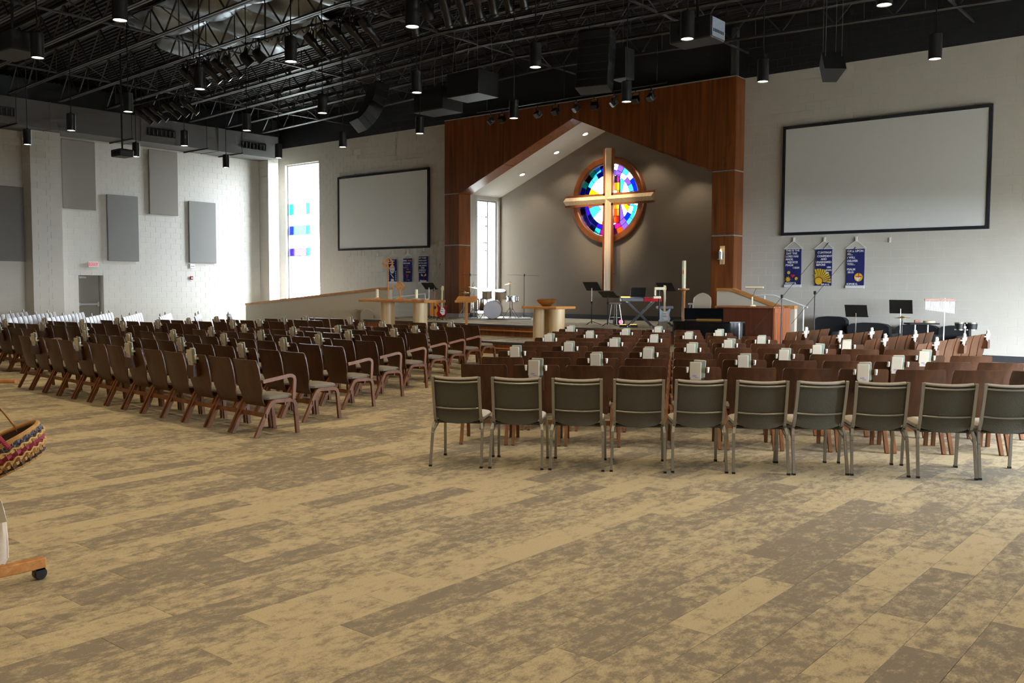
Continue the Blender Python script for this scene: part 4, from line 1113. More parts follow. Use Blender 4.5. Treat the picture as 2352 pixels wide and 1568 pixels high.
def d2_(t, w, h):
    lines(t, w, h, [('CONTINUE', .03, .875, .07), ('CONFIDENT', .02, .775, .07), ('AND', .12, .695, .07), ('UNASHAMED', -.01, .615, .068), ('BEFORE', .0, .54, .07), ('HIM', .28, .475, .062), ('1 JOHN', .21, .40, .058), ('2:28', .25, .33, .05), ('EMMA G.', .14, .015, .056)])
    disc(t, -.12, .125*h, .095, 'orange', 'felt_sun', 24); disc(t, -.12, .125*h, .085, 'gold', 'felt_sun', 24, -.017)
    for k in range(12):
        a = R(-5+k*12.5); r1 = min(.32, (w/2+.11)/max(.01, abs(math.cos(a)))) if math.cos(a) > 0 else min(.32, .10/max(.01, abs(math.cos(a))))
        c, s = math.cos(a), math.sin(a); q = .035
        poly(t, [(-.12+.11*c-.006*s, .125*h+.11*s+.006*c), (-.12+.11*c+.006*s, .125*h+.11*s-.006*c), (-.12+r1*c+q*s*.7, .125*h+r1*s-q*c*.7), (-.12+r1*c-q*s*.7, .125*h+r1*s+q*c*.7)], 'gold', 'sun_ray')
def d3_(t, w, h):
    lines(t, w, h, [('CALL UPON', .0, .905, .074), ('ME...', 0, .825, .072), ('I WILL', 0, .735, .072), ('DELIVER', 0, .645, .072), ('YOU...', 0, .56, .072), ('PSALM', 0, .42, .072), ('50:15', .02, .345, .068), ('SOPHIE G.', 0, .035, .062)])
    disc(t, .09, .235*h, .105, 'gold', 'emblem_disc', 24)
    poly(t, [(.09-.10, .24*h), (.09-.02, .235*h-.10), (.09+.06, .235*h), (.09+.0, .235*h+.03)], 'wfelt', 'dove', -.017)
    poly(t, [(.085, .235*h+.10), (.11, .235*h+.10), (.10, .235*h-.02), (.09, .235*h-.02)], 'red', 'cross_bar', -.018); poly(t, [(.02, .235*h+.02), (.17, .235*h+.03), (.17, .235*h+.005), (.02, .235*h)], 'red', 'cross_bar', -.019)
banner(-9.79, 2.72, 1.76, .44, 'navy felt banner with small sun and heart, leftmost under the right screen', True, True, d1_)
banner(-8.97, 2.70, 1.75, .43, 'navy felt banner with a large golden sun and rays', True, False, d2_)
banner(-8.16, 2.69, 1.74, .45, 'navy felt banner with a round dove emblem, rightmost on the right', True, True, d3_)
def e1_(t, w, h):
    lines(t, w, h, [('BE HUMBLE', 0, .88, .068), ('YEAR', .11, .78, .075)])
    poly(t, [(.0+.135*math.cos(a), .56*h+.165*math.sin(a)) for a in [2*math.pi*i/20 for i in range(20)]], 'wfelt', 'emblem')
    for dx, dz in ((-.05, .06), (.05, .06), (-.05, -.06), (.05, -.06)): poly(t, [(dx-.03, .56*h+dz-.03), (dx+.03, .56*h+dz-.02), (dx+.01, .56*h+dz+.035)], 'red', 'emblem_flame', -.017)
    poly(t, [(-.11, .36*h), (-.07, .37*h), (.10, .18*h), (.05, .17*h)], 'wfelt', 'emblem_ribbon')
    for x, z0, z1 in ((-.225, .08, .76), (.17, .06, .58)):
        for k in range(int((z1-z0)*h/.075)): poly(t, [(x, z0*h+k*.075), (x+.045, z0*h+k*.075+.008), (x+.04, z0*h+k*.075+.06), (x+.004, z0*h+k*.075+.052)], 'wfelt', 'side_letter')
    poly(t, [(-.08, .03*h), (.10, .03*h), (.08, .13*h), (-.05, .14*h)], 'wfelt', 'bottom_patch')
def e2_(t, w, h):
    lines(t, w, h, [('FOR I', 0, .86, .08), ('THE PLANS', 0, .755, .07)]); lines(t, w, h, [('KNOW', .25, .865, .058), ('YOU', .17, .50, .06)], 'orange')
    lines(t, w, h, [('I HAVE', .10, .665, .055), ('HOPE', .20, .055, .055)], 'gfelt'); lines(t, w, h, [('PLANS TO', 0, .58, .055)], 'pink'); lines(t, w, h, [('PROSPER', .15, .39, .06)], 'gold')
    poly(t, [(-.09, .30*h), (.07, .30*h), (.06, .26*h), (.02, .25*h), (.0, .14*h), (-.04, .14*h), (-.04, .25*h)], 'red', 'felt_flower')
def e3_(t, w, h):
    lines(t, w, h, [('BUT THOSE', 0, .90, .072), ('WHO HOPE', 0, .80, .072), ('IN THE LORD', 0, .705, .066), ('WILL RENEW', 0, .61, .066), ('THEIR', .10, .52, .07), ('STRENGTH', .02, .435, .068), ('ISAIAH 40:31', 0, .36, .06)])
    for s in (-1, 1): poly(t, [(s*.02+.02, .22*h), (s*.13+.02, .25*h), (s*.12+.02, .33*h), (s*.05+.02, .28*h)], 'wfelt', 'wing')
    poly(t, [(-.015, .24*h), (.055, .24*h), (.03, .17*h), (.025, .08*h), (.015, .08*h), (.01, .17*h)], 'red', 'felt_bird'); poly(t, [(-.16, .01*h), (.17, .01*h), (.17, .07*h), (-.16, .08*h)], 'wfelt', 'name_patch', -.016)
banner(-25.23, 2.70, 1.85, .48, 'navy felt banner with a white oval emblem, under the left screen', False, True, e1_)
banner(-24.42, 2.72, 1.85, .47, 'navy felt banner with multicoloured words, under the left screen', False, False, e2_)
banner(-23.60, 2.78, 1.84, .48, 'navy felt banner full of white words, nearest the portal', False, True, e3_)
# ================================================================ CHANCEL
# ---- the large cross
cr = thing('wall_cross', 'tall pale wooden cross with dark edges before the round window', 'cross', (CX+.17, 24.62, 1.57))
def beam(horizontal, a, b, c0, name):
    w, d = .19, .17
    prof = [(-w, .02), (-w, -.03), (-w*.62, -.03), (0, -d), (w*.62, -.03), (w, -.03), (w, .02)]
    fn = (lambda u, v, q: (q, v, c0+u)) if horizontal else (lambda u, v, q: (c0+u, v, q))
    o = MB().prism([(-w*.66, -.032), (0, -d), (w*.66, -.032), (w*.66, .01), (-w*.66, .01)], a+.012, b-.012, fn).build(name, M['crossw'], cr)
    for s in (-1, 1):
        MB().prism([(s*w*.66, -.04), (s*w, -.04), (s*w, .03), (s*w*.66, .03)], a, b, fn).build('edge_strip', wood('cherry_edge', (120, 66, 30), (152, 90, 46), (10, 10, 2), .4), o)
beam(False, 0, 4.54, 0, 'upright')
beam(True, -1.69, 1.69, 2.92, 'crossbeam')
m = MB()
for z in (.6, 2.4, 4.0): m.cyl((0, .02, z), (0, YA-24.62-.003, z), .02, 8)
m.build('wall_standoff', M['steel'], cr)
# ---- sconce on the right column
t = thing('wall_sconce', 'lit glass candle sconce on the right portal column', 'sconce', (-11.58, PY-.002, 2.32))
MB().rbox((0, -.012, .25), (.14, .022, .50), .006).build('back_plate', M['maple'], t)
MB().lathe([(.05, 0), (.085, .015), (.085, .025)], 14, (0, -.10, .12)).ext(-.02, .02, -.10, -.02, .11, .135).build('candle_shelf', M['maple'], t)
MB().lathe([(.045, 0), (.045, .20)], 12, (0, -.10, .146)).build('candle', M['white'], t)
MB().lathe([(.0, -.02), (.022, .0), (.014, .03), (0, .055)], 10, (0, -.10, .365)).build('flame', M['flame'], t)
MB().lathe([(.062, .145), (.062, .40)], 16, (0, -.10, 0), caps=False).build('glass_chimney', M['clear'], t)

# ---- communion table and what stands on it
t = thing('communion_table', 'long oak communion table on two pale half-round columns', 'table', (-19.25, 18.15, LZ))
MB().rbox((0, 0, .965), (2.74, .85, .07), .012).build('table_top', M['oak'], t)
for x in (-.56, .78):
    MB().lathe([(.205, .0), (.205, .93)], 24, (x, 0, 0)).build('column_leg', M['maple'], t, smooth=True)
TZ = LZ+1.0
def candle(x, lab):
    t = thing('candle', lab, 'candle', (x, 18.05, TZ), 0, 'candles on the communion table')
    MB().lathe([(.14, 0), (.14, .015), (.07, .035), (.05, .05)], 18).build('holder', M['oakv'], t, smooth=True); MB().lathe([(.042, .04), (.042, .29), (.03, .295)], 14).build('wax_pillar', M['wax'], t, smooth=True); MB().cyl((0, 0, .29), (0, 0, .315), .003, 4).build('wick', M['black'], t)
candle(-20.15, 'white pillar candle at the left end of the communion table'); candle(-18.52, 'white pillar candle near the right end of the communion table')
def celtic(t, zc_, r, th, arm):
    MB().lathe([(r-th, -th), (r+th, -th), (r+th, th), (r-th, th), (r-th, -th)], 28, (0, 0, zc_), Matrix.Rotation(R(90), 4, 'X'), caps=False).build('ring', M['oakv'], t)
    MB().ext(-th, th, -th*.9, th*.9, zc_-r-arm, zc_+r+arm).build('upright', M['oakv'], t)
    MB().ext(-r-arm, r+arm, -th*.8, th*.8, zc_-th, zc_+th).build('crossarm', M['oakv'], t)
t = thing('table_cross', 'small wooden ringed cross standing on the communion table', 'cross', (-19.25, 18.1, TZ), R(25))
celtic(t, .38, .10, .018, .055); MB().lathe([(.12, 0), (.12, .02), (.05, .06), (.02, .08)], 16).cyl((0, 0, .06), (0, 0, .24), .018, 8).build('stand', M['oakv'], t, smooth=True)
t = thing('open_book', 'open book lying on the communion table', 'book', (-18.30, 18.0, TZ), R(20))
for s in (-1, 1): MB().sheet([[(s*x, y, .02+.02*math.sin(x*12)) for y in (-.14, .14)] for x in (0, .05, .10, .16, .20)], .02, lambda i, j: (0, 0, 1)).build('page_block', M['paper'], t)
MB().ext(-.21, .21, -.15, .15, 0, .006).build('cover', M['redgl'], t)
t = thing('processional_cross', 'tall ringed wooden cross on a staff behind the communion table', 'cross', (-20.45, 18.75, LZ), R(25))
celtic(t, 2.06, .145, .014, .05); MB().cyl((0, 0, .05), (0, 0, 1.9), .016, 8).build('staff', M['oakv'], t); MB().lathe([(.16, 0), (.16, .03), (.03, .06)], 16).build('base', M['oakv'], t)
# ---- font
t = thing('baptismal_font', 'small square oak table on pale columns holding the bowl', 'table', (-13.92, 18.15, LZ))
MB().rbox((0, 0, .87), (1.10, .80, .06), .012).build('table_top', M['oak'], t)
for x in (-.24, .26): MB().lathe([(.20, 0), (.20, .84)], 20, (x, 0, 0)).build('column_leg', M['maple'], t, smooth=True)
t = thing('font_bowl', 'shiny amber glass bowl on the small oak table', 'bowl', (-13.95, 18.1, LZ+.90))
MB().lathe([(.0, .0), (.10, .0), (.13, .015), (.22, .09), (.255, .165), (.245, .165), (.20, .09), (.0, .02)], 28).build('bowl_shell', mat('amber_brass', (176, 128, 62), .15, .8, var=.3, scale=14), t, smooth=True)
MB().lathe([(.255, .163), (.262, .17), (.245, .172)], 28, caps=False).build('rim', M['brass'], t)
# ---- reading stand
t = thing('reading_stand', 'slender oak reading stand before the left portal column', 'lectern', (-16.98, 18.45, LZ), R(30))
MB().ext(-.03, .03, -.03, .03, .03, 1.0).build('post', M['oakv'], t); MB().ext(-.22, .22, -.03, .03, 0, .04).ext(-.03, .03, -.22, .22, 0, .04).build('foot', M['oak'], t)
Mx = Matrix.Rotation(R(20), 4, 'X')
MB().box((0, 0, 1.03), (.56, .42, .025), Mx).box((0, -.20, .98), (.56, .02, .05), Mx).build('desk', M['oak'], t)
MB().tube([(.05, .1, 1.08), (.12, .14, 1.28), (.16, .12, 1.5)], .006, 5).build('goose_neck', M['black'], t)

# ---- music stands
def music_stand(x, y, z, h, rz, label, tilt=38, base=True, chrome=True):
    t = thing('music_stand', label, 'music stand', (x, y, z), rz, 'black music stands')
    Mx = Matrix.Rotation(R(-tilt), 4, 'X')
    d = MB().box((0, .02, h), (.50, .006, .32), Mx).build('desk', M['black'], t)
    q = Mx @ Vector((0, -.03, -.16))
    MB().box((q.x, .02+q.y*1.0, h+q.z), (.50, .05, .008), Mx).build('ledge', M['black'], d)
    MB().cyl((0, .03, .45), (0, .03, h-.05), .011, 8).build('upper_pole', M['chrome'] if chrome else M['black'], t)
    MB().cyl((0, .03, .04), (0, .03, .62), .015, 8).lathe([(.03, .60), (.03, .66)], 8, (0, .03, 0)).build('lower_pole', M['black'], t)
    for k in range(3):
        a = R(90+120*k); MB().tube([(0, .03, .10), (.14*math.cos(a), .03+.14*math.sin(a), .06), (.27*math.cos(a), .03+.27*math.sin(a), .008)], .009, 6).build('leg', M['black'], t)
music_stand(-20.94, 21.0, SZ, 1.07, R(185), 'black music stand behind the communion table, left of the portal', 48)
music_stand(-14.67, 21.14, SZ, 1.08, R(180), 'black music stand left of the cross foot, taller of the two', 42)
music_stand(-13.87, 20.75, SZ, .86, R(180), 'black music stand right under the foot of the cross', 58, chrome=False)
music_stand(-12.76, 21.9, SZ, 1.07, R(180), 'black music stand behind the keyboard and white guitar', 45)
music_stand(-7.46, 21.5, 0, 1.16, R(185), 'smaller black music stand before the dark sofas', 28)
music_stand(-6.57, 21.85, 0, 1.27, R(185), 'larger upright black music stand beside the bar chimes', 14)

# ---- microphone stands
def mic_stand(x, y, z, h, b0, b1, label, mic=True, group='microphone stands', r=.011):
    t = thing('microphone_stand', label, 'microphone stand', (x, y, z), 0, group)
    MB().cyl((0, 0, .03), (0, 0, h), r, 6).build('pole', M['black'], t); MB().lathe([(.03, h-.04), (.035, h), (.03, h+.04)], 8).build('clutch', M['black'], t)
    for k in range(3):
        a = R(30+120*k); MB().tube([(0, 0, .12), (.3*math.cos(a), .3*math.sin(a), .01)], .009, 5).build('leg', M['black'], t)
    MB().cyl(b0, b1, .005, 6).build('boom', M['black'], t)
    if mic:
        d = (Vector(b1)-Vector(b0)).normalized(); p = Vector(b1)
        MB().tube([p, p+d*.13, p+d*.15, p+d*.19], [.006, .010, .014, .010], 8).build('microphone', M['black'], t)
mic_stand(-8.48, 19.65, 0, 1.50, (-.48, -.47, .70), (.66, .63, 2.56), 'tall boom microphone stand beside the organ', r=.013)
mic_stand(-8.24, 20.95, 0, 1.58, (-.39, -.39, .85), (.60, .56, 2.50), 'tall boom microphone stand farther right, before the sun banner', r=.013)
mic_stand(-20.78, 22.75, SZ, 1.45, (-.28, -.12, 1.45), (.30, .12, 1.45), 'overhead microphone stand left of the drum kit')
mic_stand(-19.45, 24.0, SZ, 1.45, (-.45, -.36, 1.46), (.38, .32, 1.43), 'overhead microphone stand right of the drum kit', False)
mic_stand(-20.35, 20.6, SZ, .95, (0, 0, .95), (.12, .1, 1.6), 'slim microphone stand beside the red guitar')

# ---- guitars
def guitar(x, y, z, rz, label, body, pick, electric=True, lean=12):
    t = thing('guitar', label, 'guitar', (x, y, z), rz, None)
    Mx = Matrix.Translation((0, 0, .30)) @ Matrix.Rotation(R(-lean), 4, 'X')
    def pt(u, v, d): return tuple(Mx @ Vector((u, d, v)))
    if electric: out = [(-.05, -.20), (.05, -.21), (.13, -.17), (.155, -.09), (.125, .0), (.135, .08), (.165, .15), (.14, .18), (.09, .13), (.03, .10), (-.03, .10), (-.09, .14), (-.145, .215), (-.165, .18), (-.135, .08), (-.125, .0), (-.16, -.09), (-.135, -.17)]
    else: out = [(.0, -.25), (.10, -.235), (.17, -.17), (.19, -.08), (.155, .02), (.125, .08), (.14, .15), (.115, .21), (.05, .24), (-.05, .24), (-.115, .21), (-.14, .15), (-.125, .08), (-.155, .02), (-.19, -.08), (-.17, -.17), (-.10, -.235)]
    dp = .022 if electric else .05
    b = MB().prism(out, -dp, dp, pt).build('body', body, t)
    if electric:
        MB().prism([(-.03, .10), (.06, .09), (.10, .0), (.09, -.12), (.02, -.15), (-.06, -.05)], -dp-.004, -dp-.0005, pt).build('pick_guard', pick, b)
        for v in (-.03, .04): MB().prism([(-.045, v-.012), (.045, v-.012), (.045, v+.012), (-.045, v+.012)], -dp-.012, -dp-.0045, pt).build('pickup', M['steel'], b)
    else: MB().prism([(.05*math.cos(a), .06+.05*math.sin(a)) for a in [2*math.pi*i/18 for i in range(18)]], -dp-.003, -dp-.0005, pt).build('sound_hole', M['dark'], b)
    e = .10 if electric else .24
    MB().prism([(-.026, e), (.026, e), (.021, .62), (-.021, .62)], -dp-.012, -dp+.012, pt).build('neck', M['maple'] if electric else M['mahog'], t)
    MB().prism([(-.024, .62), (.024, .62), (.05, .70), (.04, .79), (-.02, .80), (-.045, .70)], -.014, .004, pt).build('headstock', M['maple'] if electric else M['mahog'], t)
    s = MB()
    for q in (-.16, .16): s.tube([(q*.6, .02, .10), (q, -.10, .01)], .010, 6)
    s.tube([(0, .06, .42), (0, .22, .01)], .010, 6).tube([(-.1, -.07, .10), (.1, -.07, .10)], .010, 6).tube([(-.1, -.04, .11), (0, .1, .30), (.1, -.04, .11)], .010, 6)
    s.build('stand', M['black'], t)
guitar(-20.05, 20.65, SZ, R(38), 'red electric guitar with white pick guard on a stand', M['redgl'], M['wfelt'])
guitar(-21.12, 21.42, SZ, R(45), 'amber acoustic guitar behind the communion table', M['amber'], None, False)
guitar(-12.42, 21.25, SZ+.02, R(36), 'white and blue electric guitar on a stand beside the piano', mat('pale_blue_lacquer', (188, 208, 226), .2, var=.1), M['wfelt'], True, 6)

# ---- drum kit
DX, DY, DR_ = -19.75, 22.75, R(37)
def dloc(u, v): return (DX+math.cos(DR_)*u-math.sin(DR_)*v, DY+math.sin(DR_)*u+math.cos(DR_)*v)
def drum(m, r, h, t, c, Mx, shell='shell'):
    MB().lathe([(r, -h/2), (r, h/2)], 28, c, Mx).build('shell', M[shell], t, smooth=True)
    for z in (-h/2, h/2): MB().lathe([(r+.012, z-.018), (r+.012, z+.018)], 28, c, Mx).build('hoop', M['chrome'], t, smooth=True)
    MB().lathe([(r-.004, h/2+.019), (r-.004, h/2+.023)], 28, c, Mx).build('drum_head', M['head'], t)
    g_ = MB()
    for k in range(8):
        a = 2*math.pi*k/8; p = Mx @ Vector(((r+.012)*math.cos(a), (r+.012)*math.sin(a), 0)); u = Mx @ Vector((0, 0, h*.42))
        g_.tube([Vector(c)+p-u, Vector(c)+p+u], .007, 5)
    g_.build('lug_rod', M['chrome'], t)
I4 = Matrix.Identity(4)
x, y = dloc(0, 0)
t = thing('bass_drum', 'champagne bass drum with a pale head facing the hall', 'drum', (x, y, SZ), DR_)
drum(None, .295, .40, t, (0, 0, .305), Matrix.Rotation(R(90), 4, 'X'))
for s in (-1, 1): MB().tube([(s*.27, -.12, .25), (s*.40, -.24, .008)], .010, 6).build('spur', M['chrome'], t)
for k, (u, v, h, r, lab) in enumerate(((-.20, .02, .82, .165, 'left champagne rack tom above the bass drum'), (.24, .05, .80, .185, 'right champagne rack tom above the bass drum'))):
    t = thing('tom_drum', lab, 'drum', (*dloc(u, v), SZ), DR_, 'drums of the kit')
    drum(None, r, .24, t, (0, 0, h), Matrix.Rotation(R(18), 4, 'X')); MB().cyl((0, .0, .60), (0, .06, h-.05), .014, 6).build('mount', M['chrome'], t)
t = thing('floor_tom', 'deep champagne floor tom left of the bass drum', 'drum', (*dloc(-.52, .30), SZ), DR_, 'drums of the kit')
drum(None, .20, .38, t, (0, 0, .46), I4)
for k in range(3): MB().cyl((.215*math.cos(2.1*k+.4), .215*math.sin(2.1*k+.4), 0), (.215*math.cos(2.1*k+.4), .215*math.sin(2.1*k+.4), .5), .009, 6).build('leg', M['chrome'], t)
t = thing('snare_drum', 'chrome snare drum on a stand at the right of the kit', 'drum', (*dloc(.62, .28), SZ), DR_, 'drums of the kit')
drum(None, .18, .15, t, (0, 0, .66), I4, 'steel')
for k in range(3): MB().tube([(0, 0, .35), (.22*math.cos(2.1*k), .22*math.sin(2.1*k), .008)], .009, 6).build('leg', M['chrome'], t)
MB().cyl((0, 0, .3), (0, 0, .58), .012, 6).build('pole', M['chrome'], t)
def cymbal(u, v, h, r, tl, lab, two=False):
    t = thing('cymbal', lab, 'cymbal', (*dloc(u, v), SZ), DR_, 'cymbals of the kit')
    Mx = Matrix.Rotation(R(tl), 4, 'Y')
    MB().lathe([(0, .035), (.04, .03), (.055, .012), (r*.7, .004), (r, -.012), (r, -.015), (0, .02)], 28, (0, 0, h), Mx).build('cymbal_disc', M['brass'], t, smooth=True)
    if two: MB().lathe([(r, .012), (.05, -.01), (0, -.02), (0, -.03), (r, .009)], 28, (0, 0, h-.045)).build('lower_disc', M['brass'], t, smooth=True)
    MB().cyl((0, 0, .1), (0, 0, h+.07), .010, 6).build('pole', M['chrome'], t)
    for k in range(3): MB().tube([(0, 0, .38), (.26*math.cos(2.1*k+.7), .26*math.sin(2.1*k+.7), .008)], .009, 6).build('leg', M['chrome'], t)
cymbal(-.62, -.02, 1.02, .21, 12, 'tilted cymbal on the left of the drum kit'); cymbal(.55, .08, 1.16, .18, -9, 'highest cymbal on the right of the drum kit'); cymbal(-.98, .25, .86, .17, 0, 'hi-hat pair at the far left of the drum kit', True)
t = thing('drum_rug', 'dark rug under the drum kit', 'rug', (DX+.1, DY+.15, SZ), DR_)
MB().rbox((0, 0, .006), (2.2, 1.3, .010), .003).build('rug_pile', M['blackfab'], t); MB().ext(-1.1, 1.1, -.66, -.63, .001, .012).build('border', M['basebd'], t)

# ---- keyboard corner
t = thing('keyboard_stand', 'black crossed-leg stand under the red keyboard', 'stand', (-13.02, 21.0, SZ), R(42))
for y in (-.14, .14):
    for s in (-1, 1): MB().tube([(-.33*s, y, .01), (.33*s, y, .66)], 0, sq=(.03, .05), up=(0, 1, 0)).build('leg', M['black'], t)
for s in (-1, 1): MB().ext(s*.33-.02, s*.33+.02, -.2, .2, .655, .68).ext(s*.33-.02, s*.33+.02, -.2, .2, 0, .03).build('cross_bar', M['black'], t)
t = thing('keyboard', 'red stage keyboard with dark control panel', 'keyboard', (-13.02, 21.0, SZ+.682), R(42))
MB().rbox((0, 0, .05), (1.05, .32, .10), .012).build('case', mat('dark_panel_grey', (70, 72, 78), .4), t)
MB().rbox((.30, -.02, .052), (.48, .34, .106), .012).build('red_shell', M['red'], t); MB().ext(-.52, -.30, -.14, .02, .10, .13).build('orange_control', M['bulbor'], t)
MB().ext(-.45, .45, .05, .15, .10, .108).build('key_bed', M['white'], t)
t = thing('laptop', 'open black laptop on the keyboard', 'laptop', (-13.10, 20.98, SZ+.79), R(42))
MB().ext(-.17, .17, -.05, .15, 0, .018).build('base', M['black'], t); MB().box((0, -.10, .14), (.40, .012, .27), Matrix.Rotation(R(22), 4, 'X')).build('lid', M['black'], t)
def stool(x, y, z, h, label, m, rz=0, lm=None):
    t = thing('stool', label, 'stool', (x, y, z), rz, 'round stools')
    MB().lathe([(0, h-.045), (.15, h-.045), (.165, h-.03), (.165, h-.008), (.15, h), (0, h)], 22).build('seat', m, t, smooth=True)
    for k in range(4):
        a = R(45+90*k); MB().tube([(.11*math.cos(a), .11*math.sin(a), h-.05), (.20*math.cos(a), .20*math.sin(a), 0)], .013, 6).build('leg', lm or M['steel'], t)
    MB().lathe([(.165, .20), (.175, .20), (.175, .215), (.165, .215), (.165, .20)], 20, caps=False).build('foot_ring', M['chrome'], t)
wst = mat('whitewashed_wood', (206, 200, 196), .5, var=.06)
stool(-14.30, 21.75, SZ, .62, 'tall round stool behind the two music stands', M['beige'])
stool(-12.50, 23.0, SZ, .62, 'white round stool behind the grand piano', wst, 0, wst)
t = thing('piano_bench', 'grey padded keyboard bench on crossed legs', 'bench', (-12.62, 21.60, SZ), R(42))
MB().rbox((0, 0, .52), (.42, .30, .07), .02).build('pad', mat('lilac_grey_vinyl', (140, 138, 158), .6), t)
for s in (-1, 1): MB().tube([(-.22*s, .0, .01), (.22*s, .0, .48)], 0, sq=(.03, .03), up=(0, 1, 0)).build('leg', M['black'], t)
t = thing('cream_shelf', 'cream boxes clipped on a black pole beside the white guitar', 'stand', (-12.32, 20.80, SZ), R(38))
MB().cyl((0, 0, .01), (0, 0, 1.0), .018, 8).lathe([(.2, 0), (.2, .012)], 14).build('pole', M['black'], t); MB().rbox((0, -.02, 1.03), (.26, .12, .07), .012).rbox((-.06, -.02, .80), (.20, .10, .06), .012).rbox((-.11, -.02, .92), (.05, .06, .16), .01).build('cream_box', M['wax'], t)
t = thing('effects_pedal', 'glowing orange effects pedals on the stage floor', 'pedal', (-13.10, 20.62, SZ), R(42))
for x, m_ in ((-.18, 'bulbor'), (.10, 'bulbor')): b = MB().rbox((x, 0, .035), (.20, .13, .07), .012).build('pedal_box', M['black'], t); MB().ext(x-.08, x+.08, -.05, .05, .071, .08).build('glow_top', M[m_], b)
t = thing('stage_lamp', 'small red glowing lamp on the stage behind the stool', 'lamp', (-14.42, 22.1, SZ), R(40))
MB().rbox((0, 0, .06), (.34, .16, .12), .02).build('case', M['black'], t); MB().lathe([(.06, 0), (.055, .02), (0, .03)], 16, (.06, -.08, .07), Matrix.Rotation(R(90), 4, 'X')).build('red_lens', M['bulbred'], t)
# ---- paschal candle
t = thing('paschal_candle', 'tall ivory candle on a wooden stand right of the cross', 'candle', (-12.41, 22.25, SZ))
MB().lathe([(.20, 0), (.20, .03), (.06, .07), (.045, .10), (.045, .93), (.06, .97), (.155, 1.0), (.155, 1.03), (.05, 1.035)], 20).build('stand', M['oakv'], t, smooth=True)
MB().lathe([(.052, 1.036), (.052, 1.78), (.042, 1.79), (0, 1.79)], 18).build('wax_pillar', M['wax'], t, smooth=True)
MB().prism([(-.014, 1.42), (.014, 1.42), (.02, 1.50), (0, 1.56), (-.02, 1.50)], -.056, -.050).build('painted_symbol', M['orange'], t)
MB().cyl((0, 0, 1.79), (0, 0, 1.81), .003, 4).build('wick', M['black'], t)
# ---- banquet chairs with arched backs
def banquet(x, y, z, rz, label):
    t = thing('banquet_chair', label, 'chair', (x, y, z), rz, 'arched beige banquet chairs')
    out = [(-.20, .46), (-.215, .70), (-.20, .80), (-.13, .87), (-.06, .90), (0, .915), (.06, .90), (.13, .87), (.20, .80), (.215, .70), (.20, .46)]
    fn = lambda u, v, d: (u, d-.25*(v-.4), v)
    MB().prism(out, -.22+.0, -.18, fn).build('backrest', M['beige'], t)
    MB().tube([fn(u, v, -.20) for u, v in out], .014, 6).build('back_frame', mat('champagne_tube', (196, 186, 164), .4, .5), t)
    MB().rbox((0, .02, .44), (.43, .42, .07), .02).build('seat', M['beige'], t)
    for sx_ in (-1, 1):
        for sy in (-1, 1): MB().tube([(sx_*.19, sy*.18, .41), (sx_*.205, sy*.205, 0)], .012, 6).build('leg', M['steel'], t)
banquet(-24.0, 20.45, 0, R(215), 'left one of two beige banquet chairs before the ramp wall')
banquet(-23.45, 20.45, 0, R(215), 'right one of two beige banquet chairs before the ramp wall')
banquet(-11.02, 20.62, SZ, R(200), 'beige banquet chair on the stage beside the stair wall')
# ---- handrails
def rail(name, label, pts, posts):
    t = thing(name, label, 'handrail', (pts[0][0], pts[0][1], 0))
    o = Vector((pts[0][0], pts[0][1], 0))
    MB().tube([Vector(p)-o for p in pts], .022, 8).build('rail', M['white'], t)
    for p in posts: MB().cyl(Vector(p[0])-o, Vector(p[1])-o, .018, 8).build('post', M['white'], t)
rail('ramp_handrail', 'white handrail rising along the ramp behind the communion table', [(-26.5, 21.3, 1.0), (-23.05, 21.3, 1.30), (-21.9, 21.75, 1.44)], [((-26.5, 21.3, .33), (-26.5, 21.3, 1.0)), ((-23.05, 21.3, SZ), (-23.05, 21.3, 1.30)), ((-21.9, 21.75, SZ), (-21.9, 21.75, 1.44))])
rail('stair_handrail', 'white bent handrail above the stair wall', [(-10.0, 21.55, 1.50), (-9.75, 21.55, 1.52), (-9.5, 21.55, 1.50), (-8.65, 21.55, 1.22)], [((-9.75, 21.55, .32), (-9.75, 21.55, 1.52)), ((-8.75, 21.55, .0), (-8.75, 21.55, 1.25))])

# ---- piano, organ and the corner behind the side block
t = thing('grand_piano', 'black lacquered grand piano in front of the stage', 'piano', (-9.62, 18.42, 0), R(25))
out = [(-.75, .55), (.75, .55), (.75, .05), (.74, -.35), (.70, -.62), (.55, -.80), (.30, -.86), (.05, -.80), (-.15, -.62), (-.35, -.42), (-.60, -.30), (-.75, -.25)]
out = [(-.76, .50), (.76, .50), (.78, -.20), (.76, -.42), (.66, -.58), (.45, -.66), (.1, -.68), (-.3, -.66), (-.6, -.6), (-.74, -.5), (-.78, -.35)]
MB().prism(out, .58, .93, lambda u, v, d: (u, v, d)).build('rim', M['blackgloss'], t, smooth=True)
MB().prism([(u*1.02, v*1.02) for u, v in out], .935, .96, lambda u, v, d: (u, v, d)).build('lid', M['blackgloss'], t)
MB().box((-.14, .22, 1.10), (.86, .02, .26), Matrix.Rotation(R(12), 4, 'X')).build('music_desk', M['blackgloss'], t)
MB().ext(-.7, .7, .50, .68, .60, .70).build('keyboard', M['white'], t)
for x_, y_ in ((-.62, .35), (.62, .35), (.1, -.52)): MB().lathe([(.05, .03), (.07, .3), (.06, .58)], 10, (x_, y_, 0)).lathe([(.03, 0), (.03, .04)], 8, (x_, y_, 0)).build('leg', M['blackgloss'], t)
MB().ext(-.3, .25, .18, .3, .961, .985).build('hinge_strip', M['brass'], t)
t = thing('grey_cabinet', 'narrow grey cabinet standing against the left end of the piano', 'cabinet', (-10.62, 18.12, 0), R(30))
